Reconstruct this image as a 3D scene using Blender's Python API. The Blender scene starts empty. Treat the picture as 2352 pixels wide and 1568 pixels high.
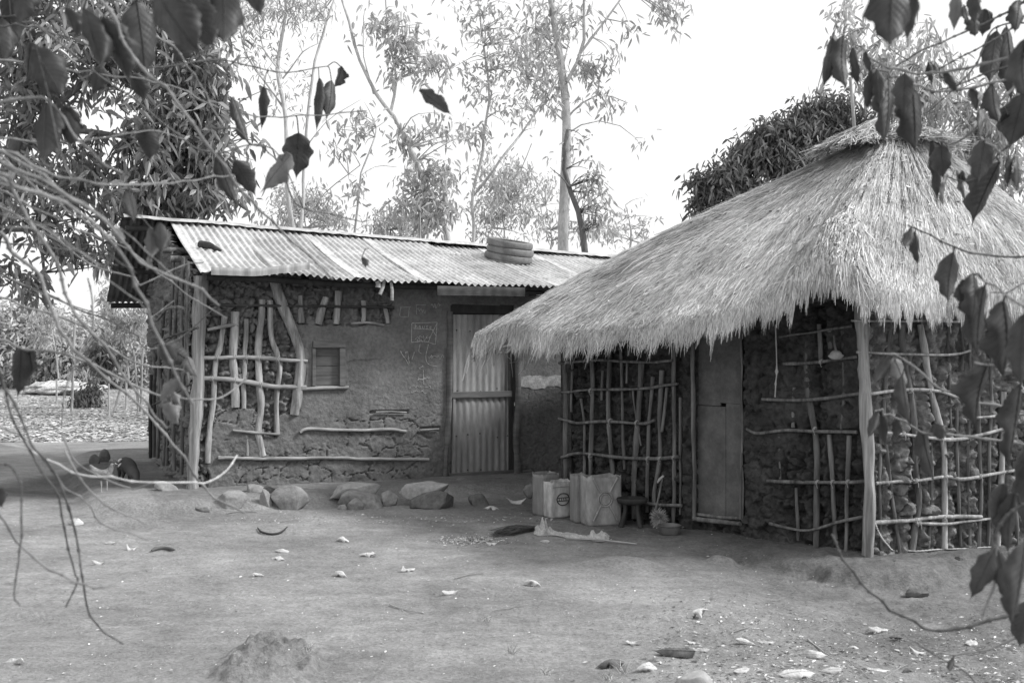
import bpy, bmesh, math, random
import numpy as np
from mathutils import Vector
random.seed(7)
RS = np.random.RandomState(11)
R = math.radians
SC = bpy.context.scene
COL = SC.collection
# ------------------------------------------------------------------ camera, light, exposure
F = 2400.0      # focal length in units of a 2352-wide picture
CX, CY = 1176.0, 784.0
CH = 1.55       # eye height
cam_d = bpy.data.cameras.new('camera')
cam = bpy.data.objects.new('camera', cam_d)
COL.objects.link(cam)
cam.location = (0, 0, CH)
cam.rotation_euler = (R(90), 0, 0)
cam_d.sensor_width = 36
cam_d.lens = 36 * F / 2352
cam_d.clip_start = .05
cam_d.clip_end = 500
cam_d.dof.use_dof = True
cam_d.dof.focus_distance = 9.0
cam_d.dof.aperture_fstop = 7.5
SC.camera = cam

SUN_EL, SUN_AZ = R(42), R(97)      # azimuth measured clockwise from +Y: the sun stands to the right, a little behind the camera
world = bpy.data.worlds.new('World')
SC.world = world
world.use_nodes = True
wn = world.node_tree
wn.nodes.clear()
sky = wn.nodes.new('ShaderNodeTexSky')
sky.sky_type = 'NISHITA'
sky.sun_disc = False
sky.sun_elevation = SUN_EL
sky.sun_rotation = SUN_AZ
sky.dust_density = 5
bw = wn.nodes.new('ShaderNodeRGBToBW')
mx = wn.nodes.new('ShaderNodeMix')
mx.data_type = 'FLOAT'
mx.inputs[0].default_value = .72
mx.inputs[3].default_value = 8.6
bg = wn.nodes.new('ShaderNodeBackground')
bg.inputs[1].default_value = .075
wo = wn.nodes.new('ShaderNodeOutputWorld')
wn.links.new(sky.outputs[0], bw.inputs[0])
wn.links.new(bw.outputs[0], mx.inputs[2])
wn.links.new(mx.outputs[0], bg.inputs[0])
wn.links.new(bg.outputs[0], wo.inputs[0])
sun_d = bpy.data.lights.new('sun', 'SUN')
sun_d.energy = 2.0
sun_d.angle = R(13)
sun_d.color = (1, 1, 1)             # a black and white photograph: no tint
sun = bpy.data.objects.new('sun', sun_d)
COL.objects.link(sun)
sdir = Vector((math.sin(SUN_AZ) * math.cos(SUN_EL), math.cos(SUN_AZ) * math.cos(SUN_EL), math.sin(SUN_EL)))
sun.rotation_euler = sdir.to_track_quat('Z', 'Y').to_euler()
SC.view_settings.view_transform = 'Standard'
SC.view_settings.look = 'None'
SC.view_settings.gamma = 1
SC.view_settings.exposure = 1.12
SC.cycles.max_bounces = 8
SC.cycles.diffuse_bounces = 4
SC.cycles.transparent_max_bounces = 8
SC.cycles.use_denoising = True

# ------------------------------------------------------------------ maths helpers
def P3(x, y, Y):
    return np.array([(x - CX) / F * Y, Y, CH + (CY - y) / F * Y])
def hsh(ix, iy, iz, k=0):
    n = (ix * 374761393 + iy * 668265263 + iz * 2147483647 + k * 1274126177).astype(np.int64) & 0xffffffff
    n = ((n ^ (n >> 13)) * 1274126177) & 0xffffffff
    n = ((n ^ (n >> 16)) * 2246822519) & 0xffffffff
    return ((n ^ (n >> 15)) & 0xffffff) / float(0xffffff)
def vnoise(x, y, z=0., k=0):
    x, y, z = np.broadcast_arrays(np.asarray(x, float), np.asarray(y, float), np.asarray(z, float))
    ix, iy, iz = np.floor(x).astype(np.int64), np.floor(y).astype(np.int64), np.floor(z).astype(np.int64)
    fx, fy, fz = x - ix, y - iy, z - iz
    fx, fy, fz = [f * f * (3 - 2 * f) for f in (fx, fy, fz)]
    r = 0
    for a in (0, 1):
        for b in (0, 1):
            for c in (0, 1):
                r = r + hsh(ix + a, iy + b, iz + c, k) * (fx if a else 1 - fx) * (fy if b else 1 - fy) * (fz if c else 1 - fz)
    return r * 2 - 1
def fbm(x, y, z=0., o=4, k=0):
    r, a, s = 0, 1., 0
    x, y, z = np.asarray(x, float), np.asarray(y, float), np.asarray(z, float)
    for i in range(o):
        r = r + a * vnoise(x, y, z, k + i); s += a
        x, y, z, a = x * 2.03, y * 2.03, z * 2.03, a * .5
    return r / s
def worley(x, y, k=0):
    ix, iy = np.floor(x).astype(np.int64), np.floor(y).astype(np.int64)
    f1 = np.full(x.shape, 9.); f2 = np.full(x.shape, 9.); cid = np.zeros(x.shape)
    for a in (-1, 0, 1):
        for b in (-1, 0, 1):
            cx, cy = ix + a, iy + b
            px = cx + .15 + .7 * hsh(cx, cy, cx * 0, k + 5); py = cy + .15 + .7 * hsh(cx, cy, cx * 0, k + 9)
            d = np.hypot(px - x, py - y)
            near = d < f1
            f2 = np.where(near, f1, np.minimum(f2, d))
            cid = np.where(near, hsh(cx, cy, cx * 0, k + 20), cid)
            f1 = np.where(near, d, f1)
    return f1, f2, cid
def sst(a, b, x):
    t = np.clip((x - a) / (b - a), 0, 1)
    return t * t * (3 - 2 * t)
def inpoly(px, py, poly):
    r = np.zeros(np.shape(px), bool)
    n = len(poly)
    for i in range(n):
        x0, y0 = poly[i]; x1, y1 = poly[(i + 1) % n]
        if y0 == y1: continue
        c = ((y0 > py) != (y1 > py)) & (px < (x1 - x0) * (py - y0) / (y1 - y0) + x0)
        r ^= c
    return r
def spline(p, n):
    p = np.asarray(p, float)
    if len(p) == 2:
        return p[0] + (p[1] - p[0]) * np.linspace(0, 1, n)[:, None]
    q = np.vstack([2 * p[0] - p[1], p, 2 * p[-1] - p[-2]])
    out = []
    for u in np.linspace(0, len(p) - 1 - 1e-9, n):
        i = int(u); t = u - i
        a, b, c, d = q[i], q[i + 1], q[i + 2], q[i + 3]
        out.append(.5 * (2 * b + (c - a) * t + (2 * a - 5 * b + 4 * c - d) * t * t + (3 * b - a - 3 * c + d) * t ** 3))
    return np.array(out)
def unit(v):
    v = np.asarray(v, float)
    return v / (np.linalg.norm(v, axis=-1, keepdims=True) + 1e-12)

# ------------------------------------------------------------------ mesh building
class MB:
    def __init__(s): s.v = []; s.f = []; s.n = 0; s.a = []
    def add(s, v, f, a=None):
        v = np.asarray(v, float).reshape(-1, 3)
        s.v.append(v)
        s.a.append(np.zeros(len(v)) if a is None else np.broadcast_to(np.asarray(a, float), (len(v),)))
        if isinstance(f, np.ndarray): s.f.append(f + s.n)
        else:
            for q in f: s.f.append(np.array([q]) + s.n)
        s.n += len(v)
        return s
    def grid(s, P, wrap=False, a=None):      # P: (m, n, 3)
        m, n = P.shape[:2]
        i = np.arange(m - 1)[:, None]; j = np.arange(n if wrap else n - 1)[None, :]
        j1 = (j + 1) % n
        f = np.stack([i * n + j, i * n + j1, (i + 1) * n + j1, (i + 1) * n + j], -1).reshape(-1, 4)
        return s.add(P.reshape(-1, 3), f, a)
    def tube(s, pts, rad, n=7, wob=0., cap=True, seed=0, a=None):
        pts = np.asarray(pts, float); m = len(pts)
        rad = np.broadcast_to(np.asarray(rad, float), (m,))
        tg = unit(np.gradient(pts, axis=0))
        u = np.cross(tg[0], [0.31, 0.2, 0.93])
        if np.linalg.norm(u) < .1: u = np.cross(tg[0], [1, 0, 0])
        u = unit(u); rows = []
        for i in range(m):
            u = unit(u - tg[i] * np.dot(u, tg[i])); w = np.cross(tg[i], u)
            an = np.arange(n) / n * 2 * math.pi
            rr = rad[i] * (1 + (wob * vnoise(np.cos(an) * 1.5 + seed, np.sin(an) * 1.5, i * .45 + seed) if wob else 0))
            rows.append(pts[i] + (np.cos(an) * rr)[:, None] * u + (np.sin(an) * rr)[:, None] * w)
        s.grid(np.array(rows), True, a)
        if cap:
            for k, r in ((0, rows[0]), (1, rows[-1])):
                f = np.array([[0, j + 1, (j + 1) % n + 1] for j in range(n)])
                if k == 0: f = f[:, ::-1]
                s.add(np.vstack([r.mean(0), r]), f, a)
        return s
    def box(s, c, x, y, z):     # centre and three half-axis vectors
        c, x, y, z = [np.asarray(q, float) for q in (c, x, y, z)]
        v = [c + i * x + j * y + k * z for i in (-1, 1) for j in (-1, 1) for k in (-1, 1)]
        return s.add(v, np.array([[0, 1, 3, 2], [4, 6, 7, 5], [0, 4, 5, 1], [2, 3, 7, 6], [0, 2, 6, 4], [1, 5, 7, 3]]))
    def build(s, name, mat, parent=None, smooth=True, bevel=0, origin=None):
        me = bpy.data.meshes.new(name)
        V = np.vstack(s.v)
        off = np.zeros(3)
        if parent is not None:
            q = parent
            while q is not None: off += np.array(q.location); q = q.parent
        ob = bpy.data.objects.new(name, me)
        if origin is not None:
            ob.location = Vector(np.asarray(origin, float) - off); off = np.asarray(origin, float)
        V = V - off
        me.vertices.add(len(V)); me.vertices.foreach_set('co', V.ravel())
        ls, ln = [], []
        for f in s.f: ls.append(f.ravel()); ln.append(np.full(len(f), f.shape[1]))
        L = np.concatenate(ls).astype(np.int32); N = np.concatenate(ln).astype(np.int32)
        me.loops.add(len(L)); me.loops.foreach_set('vertex_index', L)
        me.polygons.add(len(N)); me.polygons.foreach_set('loop_start', (np.cumsum(N) - N).astype(np.int32))
        me.polygons.foreach_set('use_smooth', np.full(len(N), smooth))
        me.update(calc_edges=True); me.validate()
        A = np.concatenate(s.a)
        if A.any() and len(me.vertices) == len(A):
            at = me.attributes.new('rnd', 'FLOAT', 'POINT'); at.data.foreach_set('value', A.astype(np.float32))
        me.materials.append(mat)
        COL.objects.link(ob)
        if parent is not None: ob.parent = parent
        if bevel:
            b = ob.modifiers.new('b', 'BEVEL'); b.width = bevel; b.segments = 2; b.limit_method = 'ANGLE'
        return ob
def tag(o, label=None, cat=None, group=None, kind=None):
    for k, v in (('label', label), ('category', cat), ('group', group), ('kind', kind)):
        if v: o[k] = v
    return o
def thing(name, label, cat, loc, group=None):
    o = bpy.data.objects.new(name, None); o.empty_display_size = .1
    o.location = Vector([float(q) for q in loc]); COL.objects.link(o)
    return tag(o, label, cat, group)

# ------------------------------------------------------------------ materials (all greys)
def mat(name, lo, hi, scale=6., rough=.9, bump=.3, bscale=40., stretch=(1, 1, 1), bstretch=None, trans=0., spec=.2, metal=0., attr=0., contrast=(.3, .7), dist=.01, fine=0., crack=0.):
    m = bpy.data.materials.new(name); m.use_nodes = True
    nt = m.node_tree; N = nt.nodes; K = nt.links
    b = N['Principled BSDF']
    tc = N.new('ShaderNodeTexCoord')
    def noise(sc, st, det=8):
        mp = N.new('ShaderNodeMapping'); mp.inputs['Scale'].default_value = st
        K.new(tc.outputs['Object'], mp.inputs[0])
        t = N.new('ShaderNodeTexNoise'); t.inputs['Scale'].default_value = sc; t.inputs['Detail'].default_value = det
        t.inputs['Roughness'].default_value = .62
        K.new(mp.outputs[0], t.inputs['Vector'])
        return t.outputs[0], mp
    f, _ = noise(scale, stretch)
    rp = N.new('ShaderNodeMapRange'); rp.inputs[1].default_value, rp.inputs[2].default_value = contrast
    rp.inputs[3].default_value, rp.inputs[4].default_value = lo, hi
    K.new(f, rp.inputs[0]); out = rp.outputs[0]
    def mul(a_, lo_, hi_, src):
        r2 = N.new('ShaderNodeMapRange'); r2.inputs[1].default_value, r2.inputs[2].default_value = .3, .7
        r2.inputs[3].default_value, r2.inputs[4].default_value = lo_, hi_
        K.new(src, r2.inputs[0])
        mm = N.new('ShaderNodeMath'); mm.operation = 'MULTIPLY'
        K.new(a_, mm.inputs[0]); K.new(r2.outputs[0], mm.inputs[1]); return mm.outputs[0]
    f2, mp2 = noise(bscale, bstretch or stretch, 6)
    if fine: out = mul(out, 1 - fine, 1 + fine, f2)
    if attr:
        at = N.new('ShaderNodeAttribute'); at.attribute_name = 'rnd'
        r2 = N.new('ShaderNodeMapRange'); r2.inputs[3].default_value, r2.inputs[4].default_value = 1 - attr, 1 + attr
        K.new(at.outputs['Fac'], r2.inputs[0])
        mm = N.new('ShaderNodeMath'); mm.operation = 'MULTIPLY'
        K.new(out, mm.inputs[0]); K.new(r2.outputs[0], mm.inputs[1]); out = mm.outputs[0]
    cc = N.new('ShaderNodeCombineColor')
    for i in range(3): K.new(out, cc.inputs[i])
    K.new(cc.outputs[0], b.inputs['Base Color'])
    b.inputs['Roughness'].default_value = rough
    b.inputs['Specular IOR Level'].default_value = spec
    b.inputs['Metallic'].default_value = metal
    if bump:
        bp = N.new('ShaderNodeBump'); bp.inputs['Strength'].default_value = bump; bp.inputs['Distance'].default_value = dist
        h = f2
        if crack:
            vo = N.new('ShaderNodeTexVoronoi'); vo.feature = 'DISTANCE_TO_EDGE'; vo.inputs['Scale'].default_value = crack
            wp = N.new('ShaderNodeVectorMath'); wp.operation = 'MULTIPLY_ADD'
            K.new(tc.outputs['Object'], wp.inputs[2]) if False else None
            t3, m3 = noise(7, (1, 1, 1), 3)
            vm = N.new('ShaderNodeVectorMath'); vm.operation = 'ADD'
            sc3 = N.new('ShaderNodeMath'); sc3.operation = 'MULTIPLY'; sc3.inputs[1].default_value = .35
            K.new(t3, sc3.inputs[0]); K.new(tc.outputs['Object'], vm.inputs[0]); K.new(sc3.outputs[0], vm.inputs[1])
            K.new(vm.outputs[0], vo.inputs['Vector'])
            rr = N.new('ShaderNodeMapRange'); rr.inputs[1].default_value, rr.inputs[2].default_value = 0, .06
            rr.inputs[3].default_value, rr.inputs[4].default_value = -1.2, 0
            K.new(vo.outputs[0], rr.inputs[0])
            ad = N.new('ShaderNodeMath'); ad.operation = 'ADD'
            K.new(f2, ad.inputs[0]); K.new(rr.outputs[0], ad.inputs[1]); h = ad.outputs[0]
        K.new(h, bp.inputs['Height']); K.new(bp.outputs[0], b.inputs['Normal'])
    if trans:
        tr = N.new('ShaderNodeBsdfTranslucent'); K.new(cc.outputs[0], tr.inputs[0])
        ms = N.new('ShaderNodeMixShader'); ms.inputs[0].default_value = trans
        K.new(b.outputs[0], ms.inputs[1]); K.new(tr.outputs[0], ms.inputs[2])
        K.new(ms.outputs[0], N['Material Output'].inputs[0])
    return m
MUD = mat('mud', .1, .18, 3, .95, .8, 30, dist=.015, fine=.25)
MUDH = mat('shaded_mud', .026, .07, 4, .95, 1., 20, dist=.04, fine=.4)  # shade of the hut front is put into this darker mud
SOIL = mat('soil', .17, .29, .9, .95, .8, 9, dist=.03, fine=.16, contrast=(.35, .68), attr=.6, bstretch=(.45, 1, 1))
def second_bump(m, sc, st, dist, strength=.9, spk=.2):
    nt = m.node_tree; N = nt.nodes; b = N['Principled BSDF']; prev = b.inputs['Normal'].links[0].from_socket
    tc = N.new('ShaderNodeTexCoord'); mp = N.new('ShaderNodeMapping'); mp.inputs['Scale'].default_value = st; t = N.new('ShaderNodeTexNoise'); t.inputs['Scale'].default_value = sc; t.inputs['Detail'].default_value = 7; t.inputs['Roughness'].default_value = .7
    bp = N.new('ShaderNodeBump'); bp.inputs['Strength'].default_value = strength; bp.inputs['Distance'].default_value = dist
    nt.links.new(tc.outputs['Object'], mp.inputs[0]); nt.links.new(mp.outputs[0], t.inputs['Vector']); nt.links.new(t.outputs[0], bp.inputs['Height']); nt.links.new(prev, bp.inputs['Normal']); nt.links.new(bp.outputs[0], b.inputs['Normal'])
    cs = b.inputs['Base Color'].links[0].from_socket; mr = N.new('ShaderNodeMapRange'); mr.inputs[1].default_value, mr.inputs[2].default_value, mr.inputs[3].default_value, mr.inputs[4].default_value = .32, .68, 1 - spk, 1 + spk
    vm = N.new('ShaderNodeVectorMath'); vm.operation = 'MULTIPLY'; nt.links.new(t.outputs[0], mr.inputs[0]); nt.links.new(cs, vm.inputs[0]); nt.links.new(mr.outputs[0], vm.inputs[1]); nt.links.new(vm.outputs[0], b.inputs['Base Color'])
second_bump(SOIL, 55, (.8, 1, 1), .02, spk=.3)
WOOD = mat('pale_pole', .12, .46, 14, .85, .9, 50, stretch=(1, 1, .12), dist=.008, fine=.35)
WOODG = mat('grey_pole', .045, .19, 14, .85, .9, 50, stretch=(1, 1, .12), dist=.008, fine=.35)
WOODD = mat('dark_wood', .02, .055, 6, .8, .5, 40, stretch=(1, 1, .3), dist=.004, fine=.2)
POST = mat('split_post', .1, .36, 22, .85, 1., 60, stretch=(1, 1, .03), dist=.01, fine=.35)
LATH = mat('lath', .11, .4, 12, .85, .8, 60, stretch=(.2, .2, 1), dist=.004, fine=.25)
LATHD = mat('dark_lath', .03, .07, 6, .85, .5, 60, stretch=(.2, .2, 1), dist=.004, fine=.25)
BOARD = mat('board', .08, .15, 5, .85, .5, 30, stretch=(.15, .15, 1), dist=.003, fine=.3)
TIN = mat('roof_tin', .3, .6, 3.5, .5, .35, 24, metal=0, spec=.4, dist=.004, fine=.28)
TIN2 = mat('roof_tin_dull', .24, .5, 4.5, .5, .35, 24, spec=.4, dist=.004, fine=.3)
TIND = mat('dark_tin', .02, .07, 5, .6, .4, 30, spec=.3, dist=.003, fine=.25)  # near-black tin for the rear roof sheets
DOORTIN = mat('door_tin', .13, .36, 3.2, .6, .3, 40, stretch=(1, 1, .25), spec=.4, dist=.003, fine=.18)
STRAW = mat('straw', .28, .62, 1.8, .8, 0, 30, attr=.62, trans=.12, spec=.25)
STRAWB = mat('straw_bed', .1, .2, 8, .9, 1, 50, dist=.03, fine=.3)
ROCK = mat('rock', .15, .28, 5, .9, .7, 30, dist=.012, fine=.25)
ROCKD = mat('dark_rock', .07, .15, 5, .9, .7, 30, dist=.012, fine=.25)
ROCKL = mat('pale_rock', .24, .36, 5, .9, .6, 30, dist=.01, fine=.2)
BARK = mat('bark', .3, .55, 4, .9, .6, 25, stretch=(1, 1, .3), dist=.02, fine=.25)
BARKD = mat('dark_bark', .09, .19, 4, .9, .6, 25, stretch=(1, 1, .3), dist=.02, fine=.25)
TWIG = mat('twig', .12, .24, 12, .75, .5, 70, dist=.002, fine=.25)
TWIGD = mat('dark_twig', .05, .12, 12, .75, .5, 70, dist=.002, fine=.25)
LEAFB = mat('back_leaf', .36, .52, 1.5, .5, 0, 20, trans=.45, attr=.4, spec=.4)
LEAFM = mat('mango_leaf', .14, .36, 1.5, .35, 0, 20, trans=.3, attr=.55, spec=.6)
LEAFD = mat('dense_leaf', .08, .24, 1.5, .5, 0, 20, trans=.3, attr=.5, spec=.4)
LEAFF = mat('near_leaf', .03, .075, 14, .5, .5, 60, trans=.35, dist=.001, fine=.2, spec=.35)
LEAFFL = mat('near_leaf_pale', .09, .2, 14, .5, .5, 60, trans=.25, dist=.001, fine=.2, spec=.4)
DRY = mat('dry_leaf', .4, .7, 20, .7, .4, 60, trans=.15, dist=.002, fine=.2)
DRYD = mat('dry_leaf_dark', .08, .2, 20, .6, .4, 60, trans=.1, dist=.002, fine=.2)
CHIP = mat('chips', .3, .5, 20, .8, 0, 60, attr=.6)
CHALK = mat('chalk', .34, .5, 60, 1, 0, 60)
WHITEW = mat('whitewash', .2, .42, 12, 1, .5, 60, dist=.003, fine=.3)
JERRY = mat('can_plastic', .17, .32, 7, .5, .3, 30, stretch=(1, 1, .5), spec=.4, dist=.004, fine=.2)
JERRYW = mat('can_white', .22, .55, 9, .5, .2, 30, stretch=(1, 1, .4), spec=.4, dist=.003, fine=.25)
JERRYG = mat('can_grey', .13, .24, 6, .5, .2, 30, stretch=(1, 1, .4), spec=.4, dist=.003, fine=.15)
INK = mat('ink', .05, .08, 8, .6, 0, 30)
RUBBER = mat('rubber', .1, .2, 8, .6, .3, 60, dist=.003, fine=.15)
SACK = mat('sack', .25, .42, 8, .9, .8, 70, dist=.006, fine=.25)
PANM = mat('pan_metal', .07, .14, 8, .5, .2, 30, spec=.5)
ROPE = mat('rope', .3, .45, 30, .9, .5, 90, dist=.002)
PIG = mat('pig_skin', .035, .08, 3, .8, .3, 60, dist=.002)
PIGW = mat('pig_white', .45, .6, 10, .8, 0, 60)
HEN = mat('hen_feather', .09, .3, 18, .8, .6, 60, dist=.004, fine=.3)
HILL = mat('far_brush', .2, .4, .6, .95, .5, 3, dist=.3, fine=.3)

# ------------------------------------------------------------------ the lie of the land
H0 = np.array([-3.13, 10.2]); HD = unit([.906, .423]); HN = np.array([HD[1], -HD[0]])
def hts(X, Y):
    dx, dy = X - H0[0], Y - H0[1]
    return dx * HD[0] + dy * HD[1], dx * HN[0] + dy * HN[1]
HA = np.array([.496, 9.6]); HC = np.array([2.5, 7.4]); HE = np.array([4.5, 7.9])
HUTP = [HA, HC, HE, np.array([5.2, 9.6]), np.array([4.3, 11.2]), np.array([1.8, 11.2])]
def segd(X, Y, a, b):
    d = b - a; L2 = d @ d
    t = np.clip(((X - a[0]) * d[0] + (Y - a[1]) * d[1]) / L2, 0, 1)
    return np.hypot(X - a[0] - t * d[0], Y - a[1] - t * d[1])
def gz(X, Y):
    X = np.asarray(X, float); Y = np.asarray(Y, float)
    z = .018 * fbm(X * .7, Y * .7, 0, 3, 1) + .008 * fbm(X * 4, Y * 5, 0, 4, 7)
    t, s = hts(X, Y)
    dx = np.maximum(np.maximum(-.15 - t, t - 6.4), 0); dy = np.maximum(np.maximum(s - 0.0, -3.7 - s), 0)
    d = np.hypot(dx, dy) + .05 * fbm(X * 3, Y * 3, 0, 3, 3)
    z = z + (.115 - .012 * np.clip(t, 0, 6)) * (1 - sst(.66, .93, d))
    # worn earth apron and the bank in front of the hut
    dh = np.full(X.shape, 99.)
    for i in range(6): dh = np.minimum(dh, segd(X, Y, HUTP[i], HUTP[(i + 1) % 6]))
    ins = inpoly(X, Y, [tuple(p) for p in HUTP]); dh = np.where(ins, 0, dh) + .09 * fbm(X * 2.5, Y * 2.5, 0, 4, 12)
    right = sst(1.2, 2.2, X)
    z = z + .05 * (1 - sst(.2, .6, dh)) * (.2 + .8 * right)
    z = z - .085 * sst(.36, .56, dh + .12 * fbm(X * 5, Y * 5, 0, 4, 17)) * right * (1 - sst(9, 12, Y))
    z = z + .03 * right * fbm(X * 4, Y * 4, 0, 4, 15) * np.exp(-((dh - .55) / .3) ** 2)
    z = z + .012 * sst(1.2, 2.5, X - (Y - 5) * -.1) * fbm(X * 9, Y * 9, 0, 3, 19) * (Y < 8)
    # the mound in the foreground
    mx_, my_ = P3(622, 1500, 5.0)[:2]
    rr = np.hypot((X - mx_) / .27, (Y - my_) / .34) + .22 * fbm(X * 6, Y * 6, 0, 4, 21)
    z = z + (.125 * (1 - sst(.35, 1.1, rr))) * (1 + .45 * fbm(X * 11, Y * 11, 0, 5, 23) - .35 * np.abs(fbm(X * 7, Y * 7, 0, 3, 25)))
    for (a, b, Yd, r1, r2, h) in ((1430, 1300, 7.3, .3, .16, .045), (1660, 1285, 7.45, .12, .09, .05), (290, 1205, 8.9, .38, .22, .055), (60, 1400, 5.9, .18, .1, .04), (1530, 1395, 6.0, .5, .3, .03)):
        q = P3(a, b, Yd)
        z = z + h * (1 - sst(.3, 1.1, np.hypot((X - q[0]) / r1, (Y - q[1]) / r2) + .15 * fbm(X * 5, Y * 5, 0, 3, 31)))
    z = z + .03 * np.maximum(Y - 26, 0) * sst(26, 45, Y) * (1 - .6 * sst(60, 120, Y))
    # shallow scrape where the animals root, left of the house
    q = P3(230, 1090, 11.4)
    z = z - .05 * (1 - sst(.5, 1.1, np.hypot((X - q[0]) / 1.2, (Y - q[1]) / .8)))
    return z
def gzp(X, Y): return float(gz(np.array([X]), np.array([Y]))[0])
def gp(x, y):      # where the ray of picture point x, y meets the ground
    lo = 1.5 * F / (max(y, CY + 20) - CY)
    Y = lo
    for _ in range(25):
        X = (x - CX) / F * Y
        Yn = (CH - gzp(X, Y)) * F / (y - CY)
        Y = .5 * Y + .5 * Yn
    X = (x - CX) / F * Y
    return np.array([X, Y, gzp(X, Y)])

ys = np.concatenate([np.linspace(-5, 1.6, 14), 1.7 * (15 / 1.7) ** np.linspace(0, 1, 470), np.geomspace(15.2, 260, 110)])
aa = np.linspace(-1, 1, 760); aa = np.sign(aa) * (np.abs(aa) * .75 + .9 * np.abs(aa) ** 5)
W = np.where(ys < 1, 5., np.maximum(ys, 0) + 1.2)
GX = aa[None, :] * W[:, None]; GY = np.repeat(ys[:, None], len(aa), 1)
GZ = gz(GX, GY)
near_ = 1 - sst(9, 13, GY)
GZ = GZ + near_ * (.006 * fbm(GX * 15, GY * 19, 0, 5, 140) - .004 * np.abs(fbm(GX * 6, GY * 14, 0, 4, 141)) + .010 * np.clip(fbm(GX * 24, GY * 24, 0, 3, 142) - .42, 0, 1) * 2)
mq = P3(622, 1500, 5.0); mm_ = 1 - sst(.6, 1.3, np.hypot((GX - mq[0]) / .27, (GY - mq[1]) / .34)); GZ = GZ + mm_ * (.045 * fbm(GX * 17, GY * 17, 0, 5, 145) - .05 * np.abs(fbm(GX * 9, GY * 9, 3, 4, 146)))
rg = sst(.8, 2.2, GX) * (1 - sst(7.4, 8.2, GY)); GZ = GZ + rg * (.012 * fbm(GX * 12, GY * 12, 0, 5, 147) + .02 * fbm(GX * 4, GY * 4, 0, 3, 148))
# soil colour: humus-rich and trodden with crumbs under the bush at the right, damp and dark where animals root; shade painted in along the hut
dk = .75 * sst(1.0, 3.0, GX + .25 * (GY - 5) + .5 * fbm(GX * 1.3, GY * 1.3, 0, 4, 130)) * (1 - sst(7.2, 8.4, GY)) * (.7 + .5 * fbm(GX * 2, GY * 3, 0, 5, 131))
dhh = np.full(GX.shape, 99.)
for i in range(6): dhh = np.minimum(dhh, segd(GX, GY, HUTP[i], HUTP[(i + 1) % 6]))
dk = np.maximum(dk, .8 * (1 - sst(.3, 1.2, dhh + .3 * fbm(GX * 1.5, GY * 1.5, 0, 4, 133))))  # shade around the hut painted into the soil colour
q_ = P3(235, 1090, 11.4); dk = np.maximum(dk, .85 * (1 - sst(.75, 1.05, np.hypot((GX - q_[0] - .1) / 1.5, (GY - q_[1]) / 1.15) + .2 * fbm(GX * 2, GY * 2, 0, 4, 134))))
tt_, ss_ = hts(GX, GY); dk = np.maximum(dk, .45 * (1 - sst(.5, 1.0, np.abs(ss_ - .1) + .2 * fbm(GX * 2, GY * 2, 0, 3, 135))) * (tt_ > -.4))  # darker strip along the house front
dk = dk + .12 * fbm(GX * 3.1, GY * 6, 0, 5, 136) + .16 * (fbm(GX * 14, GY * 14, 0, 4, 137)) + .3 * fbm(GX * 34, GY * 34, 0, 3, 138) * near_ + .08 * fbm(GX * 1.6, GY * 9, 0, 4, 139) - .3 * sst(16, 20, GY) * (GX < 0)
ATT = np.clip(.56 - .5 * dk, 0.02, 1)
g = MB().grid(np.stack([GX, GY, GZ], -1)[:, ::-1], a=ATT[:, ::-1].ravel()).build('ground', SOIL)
for p in g.data.polygons[:1]:
    if p.normal.z < 0: g.data.flip_normals()
tag(g, kind='structure')

# ------------------------------------------------------------------ walls of mud on poles
def rayt(x, P, d, n, s):
    a = (x - CX) / F
    ox, oy = P[0] + n[0] * s, P[1] + n[1] * s
    t = (a * oy - ox) / (d[0] - a * d[1])
    return t, oy + d[1] * t
class Wall:
    def __init__(s, P, d): s.P = np.asarray(P, float); s.d = unit(d); s.n = np.array([s.d[1], -s.d[0]])
    def w(s, t, z, o=0.): return np.array([s.P[0] + s.d[0] * t + s.n[0] * o, s.P[1] + s.d[1] * t + s.n[1] * o, z])
    def px(s, x, y, o=0.):       # picture point -> point of the wall plane, o metres proud of it
        t, Y = rayt(x, s.P, s.d, s.n, o)
        return s.w(t, CH + (CY - y) / F * Y, o)
    def tz(s, x, y, o=0.):
        t, Y = rayt(x, s.P, s.d, s.n, o); return t, CH + (CY - y) / F * Y
    def sheet(s, t0, t1, zf0, zf1, res, disp, name, m, parent):
        nt = int((t1 - t0) / res); t = np.linspace(t0, t1, nt)
        z0, z1 = zf0(t), zf1(t); nz = int(np.max(z1 - z0) / res)
        v = np.linspace(0, 1, nz)[:, None]
        T = np.repeat(t[None, :], nz, 0); Z = z0[None] * (1 - v) + z1[None] * v
        X = s.P[0] + s.d[0] * T; Y = s.P[1] + s.d[1] * T
        px = CX + F * X / Y; py = CY - F * (Z - CH) / Y
        D = disp(T, Z, px, py)
        pts = np.stack([X + s.n[0] * D, Y + s.n[1] * D, Z], -1)
        mb = MB().grid(pts)
        th = .16       # the back face and the edges give the wall its thickness
        bk = np.stack([X[::8, ::8] - s.n[0] * th, Y[::8, ::8] - s.n[1] * th, Z[::8, ::8]], -1)
        mb.grid(bk[:, ::-1])
        return mb.build(name, m, parent)
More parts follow.
